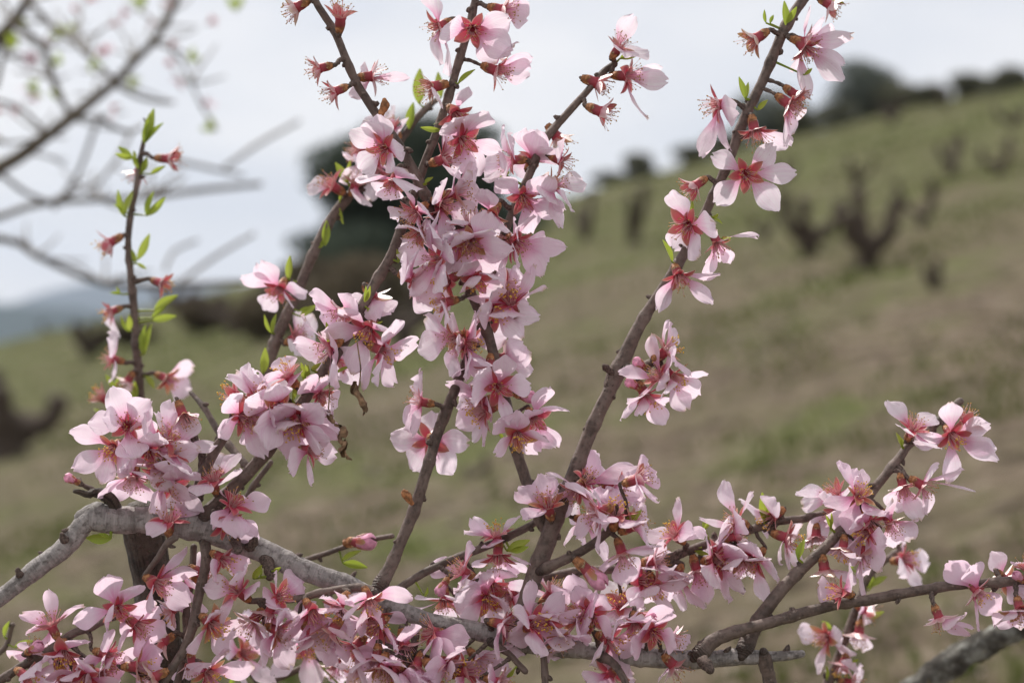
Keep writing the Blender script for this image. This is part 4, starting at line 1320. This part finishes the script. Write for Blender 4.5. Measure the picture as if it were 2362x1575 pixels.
PETAL_L, RIM = 0.0243, 0.0066
def spur_to(foot, axis, s, dist, parent, rr):
    start = P(s[0], s[1], s[2])
    v = foot - start
    if v.length < .0015: return
    # leave from the surface of the stem, not from its core
    start = start + v.normalized() * min(s[3] * PXM * .6, v.length * .5)
    v = foot - start
    m1 = start + v * .35 + Vector((0, 0, .0006)); m2 = foot - axis * min(.003, v.length * .35)
    w = .00135 if dist < 45 else .0010
    p, q = catmull([start, m1, m2, foot], [w * 1.35, w * 1.05, w * .95, w * 1.15], .0007)
    b = Bag(); b.add(tube(p, q, 8, 0, .25, rr.uniform(0, 50), (0, 0), True, .25, .10))
    link('spur', b.mesh('spur', [M['spur']]), parent, I4)

def flower(row, k):
    R = REG[row[0]]
    v = [float(t) for t in row[1:]]
    conv = lambda X, Y: (R[0] + X / R[2], R[1] + Y / R[2])
    cx, cy = conv(v[0], v[1]); bx, by = conv(v[2], v[3]); f = max(-.97, min(.97, v[4]))
    tips = [conv(v[i], v[i + 1]) for i in range(5, len(v), 2)]
    rr = random.Random(k * 17 + 3)
    zh = None
    if (160 < cx < 470 and 930 < cy < 1230) or (500 < cx < 770 and 850 < cy < 1090): zh = 0.0
    s, dist = nearest(bx, by, zh)
    dz = s[2]
    rm = s[3] * PXM
    if f >= 0: dzb = dz - (rm + .0015) * min(1, f * 1.6 + .15) - rr.uniform(0, .007)
    else: dzb = dz + (rm + .002) * min(1, -f * 1.6 + .2) + rr.uniform(0, .004)
    dzc = dzb - f * RIM
    C = P(cx, cy, dzc)
    e = Vector((cx - bx, 0, -(cy - by)))
    if e.length < 1e-3: e = Vector((0, 0, -1))
    e.normalize()
    a = (e * math.sqrt(max(0, 1 - f * f)) + Vector((0, -1, 0)) * f).normalized()
    big = rr.uniform(.90, 1.12)
    psz = rr.uniform(.86, 1.07)
    foot = C - a * RIM * big
    x_, z_, _n = frame(a, Vector((0.3, .2, 1)))
    xx, yy = x_, a.cross(x_)
    W = mat4(xx, yy, a, foot, big, big, big)
    fl = link('blossom', CAL[k % len(CAL)], tree, W)
    ypx = cy / SRC_H
    pink = min(1, max(0, (.08 + .80 * ypx ** 1.7 if dz < .03 else .05 + .25 * ypx) + rr.gauss(0, .16)))
    aged = 1.0 if rr.random() < .22 else rr.uniform(0, .35)
    fresh = (ypx > .35 and rr.random() < .3)
    st = link('stamens', (STAF if fresh else STA)[k % (2 if fresh else 5)], fl, W)
    link('bud_scales', SCA[k % 4], fl, W)
    angs = []
    for i, (tx, ty) in enumerate(tips):
        m = P(tx, ty, dzc) - C
        L = PETAL_L * psz * rr.uniform(.93, 1.06)
        lm = m.length
        if lm < L:
            q = math.sqrt(L * L - lm * lm)
            q = min(q, lm * 1.6 + .002, L * .8)
            best = None
            for sg in (1, -1):
                d = (m + Vector((0, q * sg, 0)))
                sc = abs(d.normalized().dot(a) - .28)
                if best is None or sc < best[0]: best = (sc, d)
            d = best[1]
        else:
            d = m + a * (.05 * lm)
            d = d * min(1.0, PETAL_L * 1.55 / lm)
        rad = d - a * d.dot(a)
        if rad.length < 1e-5: rad = xx.copy()
        rad.normalize()
        angs.append(math.atan2(rad.dot(yy), rad.dot(xx)))
        st_ = C + rad * .0022 - a * .0003
        d = (C + d) - st_
        px_, py_, pn = frame(d, a + rad * -.001)
        roll = rr.uniform(-.28, .28)
        px2 = px_ * math.cos(roll) + pn * math.sin(roll); pn2 = pn * math.cos(roll) - px_ * math.sin(roll)
        w = PETAL_L * psz * rr.uniform(.88, 1.14) * (.55 if rr.random() < .05 else 1)
        o = link('petal', PET[rr.randrange(len(PET))], fl, mat4(px2, py_, pn2, st_, w, d.length, w))
        o.color = (min(1, max(0, pink + rr.uniform(-.08, .08))), 0, 0, 1)
    if angs:
        ph = sum(complex(math.cos(5 * t), math.sin(5 * t)) for t in angs)
        base = math.atan2(ph.imag, ph.real) / 5 + math.pi / 5
    else:
        base = rr.uniform(0, 6.28)
    th0 = math.radians(72 if len(tips) >= 3 else (64 if tips else 52))
    for i in range(5):
        an = base + i * 2 * math.pi / 5 + rr.uniform(-.12, .12)
        th = th0 + rr.uniform(-.28, .22)
        rad = xx * math.cos(an) + yy * math.sin(an)
        d = a * math.cos(th) + rad * math.sin(th)
        px_, py_, pn = frame(d, a - rad * .5)
        Ls = rr.uniform(.0078, .0098) * big; ws = Ls * rr.uniform(.95, 1.15)
        o = link('sepal', SEP[rr.randrange(len(SEP))], fl, mat4(px_, py_, pn, C + rad * .0024 * big - a * .0004, ws, Ls, ws))
        o.color = (0, aged, 0, 1)
    spur_to(foot, a, s, dist, fl, rr)

REG['Z'] = (0, 0, 1.0)
FILL = [(640, 1455), (705, 1490), (835, 1490), (905, 1545), (1005, 1545), (1100, 1520), (560, 1505), (1335, 1425), (1405, 1475), (1480, 1340), (1135, 1350),
        (1180, 560), (1010, 600), (690, 960), (1020, 470), (1070, 560), (1180, 700), (1080, 790), (760, 800), (850, 760), (620, 920), (1110, 930), (1520, 870), (870, 385), (690, 960),
        (370, 1090), (1380, 1180), (1230, 1440), (1650, 1290), (1560, 1330),
        (1740, 1290), (1930, 1180), (2000, 1230), (200, 1560), (480, 1550), (1160, 1440), (870, 1440), (400, 1040), (560, 960), (1330, 1130), (1700, 1200)]
for (fx, fy) in FILL:
    rq = random.Random(fx * 3 + fy)
    an = rq.uniform(0, 6.28); f_ = rq.uniform(.1, .7); l_ = 26 * math.sqrt(1 - f_ * f_)
    dx_, dy_ = math.cos(an) , math.sin(an) * .6 + .5
    n_ = math.hypot(dx_, dy_); dx_ /= n_; dy_ /= n_
    row = ['Z', fx, fy, fx - dx_ * l_, fy - dy_ * l_, f_]
    for q_ in range(rq.choice([4, 5, 5])):
        a_ = an + q_ * 1.257 + rq.uniform(-.25, .25)
        u_, w_ = math.cos(a_) * 96 * (.35 + .65 * f_) , math.sin(a_) * 96
        # flatten along the way the flower faces, push the rim forward
        tx_ = dx_ * (u_ + 34) - dy_ * w_; ty_ = dy_ * (u_ + 34) + dx_ * w_
        row += [fx + tx_, fy + ty_]
    BLOSSOMS += ' '.join(str(v) for v in row) + '\n'

k = 0
for line in BLOSSOMS.strip().splitlines():
    row = line.split()
    if row:
        flower(row, k); k += 1

BUDS = """
H 1700 885 1640 868 1800 898 1.0
L 1590 850 1620 760 1540 890 1.5
N 1040 710 950 630 1170 825 1.5
L 1170 1200 1120 1150 1225 1290 1.1
J 560 5 612 20 525 -25 1.0
I 590 440 640 500 540 430 1.1
I 530 610 590 660 480 590 1.1
L 930 470 840 480 1070 470 1.3
H 1690 1310 1600 1280 1690 1300 .01
N 1480 1060 1400 1040 1560 1070 .9
J 290 1270 210 1330 330 1260 .9
J 700 1500 640 1530 730 1480 .8
Q 2300 740 2350 780 2290 730 .7
"""
for i, line in enumerate(BUDS.strip().splitlines()):
    row = line.split(); R = REG[row[0]]
    v = [float(t) for t in row[1:]]
    if v[6] < .1: continue
    conv = lambda X, Y: (R[0] + X / R[2], R[1] + Y / R[2])
    (bx, by), (tx, ty) = conv(v[2], v[3]), conv(v[4], v[5])
    s, dist = nearest(bx, by)
    dzb = s[2] - s[3] * PXM - .004
    B0, T = P(bx, by, dzb), P(tx, ty, dzb - .003)
    a = (T - B0); L = max(a.length, .009); a.normalize()
    x_, y_, n_ = frame(a, Vector((.2, .3, 1)))
    sc = L / .0132
    W = mat4(x_, a.cross(x_), a, B0, min(sc, 1.25), min(sc, 1.25), sc)
    o = link('bud', BUD, tree, W)
    link('bud_scales', SCA[i % 4], o, W)
    spur_to(B0, a, s, dist, o, random.Random(i))

LEAVES = """
A 1640 880 1600 650|A 1440 940 1440 620|A 1790 760 1950 635|A 1350 1170 1390 930|A 1640 1180 1455 1150|A 1640 1100 1560 1120
F 800 250 850 0|F 785 280 830 90|F 790 270 935 115|F 690 390 555 350|F 690 385 575 290|F 720 390 695 325|F 760 500 800 375|F 830 510 950 445|F 740 470 690 370
F 620 830 568 635|F 630 830 698 610|F 610 800 540 740|F 800 830 860 645|F 800 830 945 685|F 730 1170 828 970|F 715 1200 685 1090|F 720 1200 800 1245|F 860 1560 1045 1450|F 600 1440 515 1430|F 600 1440 560 1380
G 840 130 1030 95|G 840 110 960 0|G 775 390 800 165|G 785 390 850 160|G 655 215 590 95|G 660 215 668 85|G 700 760 710 600|G 560 650 485 550|G 560 640 595 560|G 800 560 860 650
D 340 580 250 415|D 350 580 370 395|D 170 1060 180 870|D 280 720 310 640|D 280 770 300 900|D 130 1080 170 1000|F 1900 1330 1912 1140|G 1770 230 1715 85|G 1780 230 1815 80|G 1990 100 2110 10|G 1700 540 1722 345|G 1980 60 2080 30
D 945 580 1005 535|D 950 590 970 540|D 735 1190 738 1040|D 740 1190 785 1130|D 1570 520 1520 540|D 1570 520 1590 490
E 985 830 992 715|E 1160 845 1195 825|E 1160 850 1230 890|E 840 1190 760 1020|E 1220 1020 1295 1000|E 1230 1010 1270 1000
C 830 230 830 5|C 840 210 935 65|C 655 210 643 88|C 690 215 722 140|C 470 900 405 700|C 475 890 490 740|C 580 995 665 905|C 1000 680 1070 620|C 1250 10 1370 40
B 900 530 1065 500|B 900 535 1000 480
H 205 500 182 315|H 35 800 5 640|H 38 800 38 640|H 245 715 385 655|H 480 405 600 300|H 1545 1215 1512 1165|H 470 155 480 30|H 475 155 515 30|H 60 680 140 620|H 490 200 540 260
G 2055 640 1995 460|G 2058 640 2052 475|G 1930 750 1955 610|G 505 885 510 835|G 440 845 388 808
J 860 450 660 448|J 850 440 760 410|J 110 1290 260 1240|J 35 1210 85 1085|J 1780 1580 1830 1500|J 2010 1600 2040 1520|J 1960 760 2030 650
L 800 620 955 545|L 810 640 1000 680|L 2080 545 2250 455|L 2110 548 2245 515|L 170 740 160 660|L 270 700 330 670|L 900 1700 900 1560|L 1440 900 1470 830
N 1300 345 1445 232|N 1860 545 1965 570|N 1935 375 1925 310|N 1935 375 1965 320|N 1910 520 1870 500
Q 335 300 325 95|Q 345 300 425 150|Q 340 320 300 230|Q 848 370 850 245|Q 860 370 820 270|Q 600 610 645 450|Q 600 600 590 520|Q 1140 830 1290 745|Q 1150 850 1180 740|Q 1140 1070 1270 1010|Q 860 1150 790 1085|Q 970 1450 1070 1380|Q 820 1540 815 1430|Q 1000 680 1040 660|Q 600 1590 560 1560
R 1400 600 1365 490|R 1410 600 1400 540|N 400 1520 460 1450
"""
li = 0
for line in LEAVES.strip().replace('\n', '|').split('|'):
    row = line.split(); R = REG[row[0]]
    v = [float(t) for t in row[1:]]
    rr = random.Random(li + 400)
    (bx, by), (tx, ty) = [(R[0] + v[i] / R[2], R[1] + v[i + 1] / R[2]) for i in (0, 2)]
    s, dist = nearest(bx, by)
    dzb = s[2] - s[3] * PXM * .9 - .001
    B0 = P(bx, by, dzb); T = P(tx, ty, dzb - rr.uniform(-.004, .005))
    d = T - B0
    x_, y_, n_ = frame(d, Vector((rr.uniform(-.9, .9), -1, rr.uniform(-.4, .9))))
    w = max(d.length * rr.uniform(.72, 1.0), .006)
    o = link('leaf', LEAF[li % 5], tree, mat4(x_, y_, n_, B0, w, d.length, w))
    if dist > 6:
        st_ = P(s[0], s[1], s[2])
        b = Bag(); b.add(tube([st_, st_ * .5 + B0 * .5, B0, B0 + d * .08], [.0008, .0006, .0005, .0003], 6, 0, .1, li), 0)
        link('stalk', b.mesh('stalk', [M['leaf']]), o, I4)
    li += 1

# two dead leaves hanging curled on thin stalks
def dry_leaf(stalk, body, seed):
    r = random.Random(seed)
    z = -.018
    p = [P(x, y, z) for x, y in stalk]
    b = Bag(); pp, qq = catmull(p, [.0004] * len(p), .003); b.add(tube(pp, qq, 6, 0, .1, 1))
    bp = [P(x, y, z + r.uniform(-.002, .002)) for x, y, w in body]
    V, F, U, D = [], [], [], []
    pp, ww = catmull(bp, [w * PXM for x, y, w in body], .0007)
    C = 8
    for i, c in enumerate(pp):
        t = (pp[min(i + 1, len(pp) - 1)] - pp[max(i - 1, 0)]).normalized()
        a = t.orthogonal().normalized(); b2 = t.cross(a)
        for j in range(C + 1):
            an = j / C * 4.9 + i * .16
            rad = ww[i] * (1 - .35 * j / C) * (1 + .45 * noise.noise(Vector((i * .5, j * .6, seed))))
            V.append(c + a * math.cos(an) * rad + b2 * math.sin(an) * rad); U.append((j / C, i * .01)); D.append(0)
    for i in range(len(pp) - 1):
        for j in range(C):
            q = i * (C + 1) + j
            F.append((q, q + 1, q + C + 2, q + C + 1))
    b.add((V, F, U, D))
    o = link('dead_leaf', b.mesh('dead_leaf', [M['dry']]), tree, I4)
    o['label'] = 'brown shrivelled dead leaf hanging on a thin stalk'
dry_leaf([(824, 790), (828, 820), (832, 850), (829, 885), (824, 900)], [(820, 880, 5), (818, 900, 11), (830, 918, 9), (838, 935, 10), (842, 948, 6), (838, 957, 2)], 3)
dry_leaf([(758, 855), (760, 900), (758, 940), (757, 950)], [(757, 945, 4), (762, 962, 9), (772, 978, 4), (784, 982, 5), (791, 992, 11), (787, 1012, 12), (797, 1025, 8), (790, 1040, 10), (800, 1054, 5), (812, 1060, 2)], 5)

# opening buds, blossoms and leaf tufts on the tree out of focus
SPOTS = [(115, 105, 'b'), (152, 82, 'l'), (160, 62, 'l'), (212, 142, 'l'), (228, 118, 'b'), (75, 215, 'b'), (62, 198, 'l'), (10, 255, 'b'), (30, 245, 'b'), (338, 5, 'l'), (330, 12, 'l'), (375, 8, 'b'),
         (480, 55, 'b'), (545, 25, 'l'), (390, 112, 'b'), (440, 145, 'l'), (465, 245, 'b'), (5, 392, 'l'), (295, 185, 'l'), (200, 5, 'b'), (85, 130, 'b'), (180, 30, 'b'), (250, 60, 'b'), (140, 150, 'l'),
         (400, 150, 'b'), (240, 130, 'b'), (60, 230, 'b'), (275, 245, 'b'), (130, 230, 'l'), (40, 110, 'l'), (345, 62, 'b'), (420, 205, 'b'), (60, 60, 'l'), (495, 300, 'l'), (300, 30, 'b')]
for i, (x, y_, kd) in enumerate(SPOTS):
    rr = random.Random(i + 900)
    z0 = 2.0 + rr.uniform(-.1, .3)
    c = P(x, y_, z0)
    a = Vector((rr.uniform(-1, 1), rr.uniform(-.8, .2), rr.uniform(-.4, 1))).normalized()
    x_, yy_, n_ = frame(a, Vector((.2, .3, 1)))
    W = mat4(x_, a.cross(x_), a, c, 1, 1, 1)
    if kd == 'b':
        fl = link('blossom', CAL[i % 5], blur_tree, W)
        link('bud_scales', SCA[i % 4], fl, W)
        for q in range(5):
            an = q * 1.257; rad = x_ * math.cos(an) + a.cross(x_) * math.sin(an)
            d = a * .7 + rad * .7
            px_, py_, pn = frame(d, a)
            o = link('sepal', SEP[q], fl, mat4(px_, py_, pn, c + a * .0074 + rad * .002, .009, .009, .009)); o.color = (0, .3, 0, 1)
            if q < rr.choice([0, 0, 0, 2, 4]):
                d = a * .5 + rad * .85
                px_, py_, pn = frame(d, a)
                o = link('petal', PET[(i + q) % 26], fl, mat4(px_, py_, pn, c + a * .0074, .022, .022, .022)); o.color = (.25, 0, 0, 1)
    else:
        for q in range(4):
            an = q * 1.57 + rr.uniform(-.4, .4)
            d = a * .9 + (x_ * math.cos(an) + a.cross(x_) * math.sin(an)) * .6
            px_, py_, pn = frame(d, Vector((rr.uniform(-.5, .5), -1, .2)))
            ln = rr.uniform(.016, .030)
            link('leaf', LEAF[q % 5], blur_tree, mat4(px_, py_, pn, c, ln * .9, ln, ln))
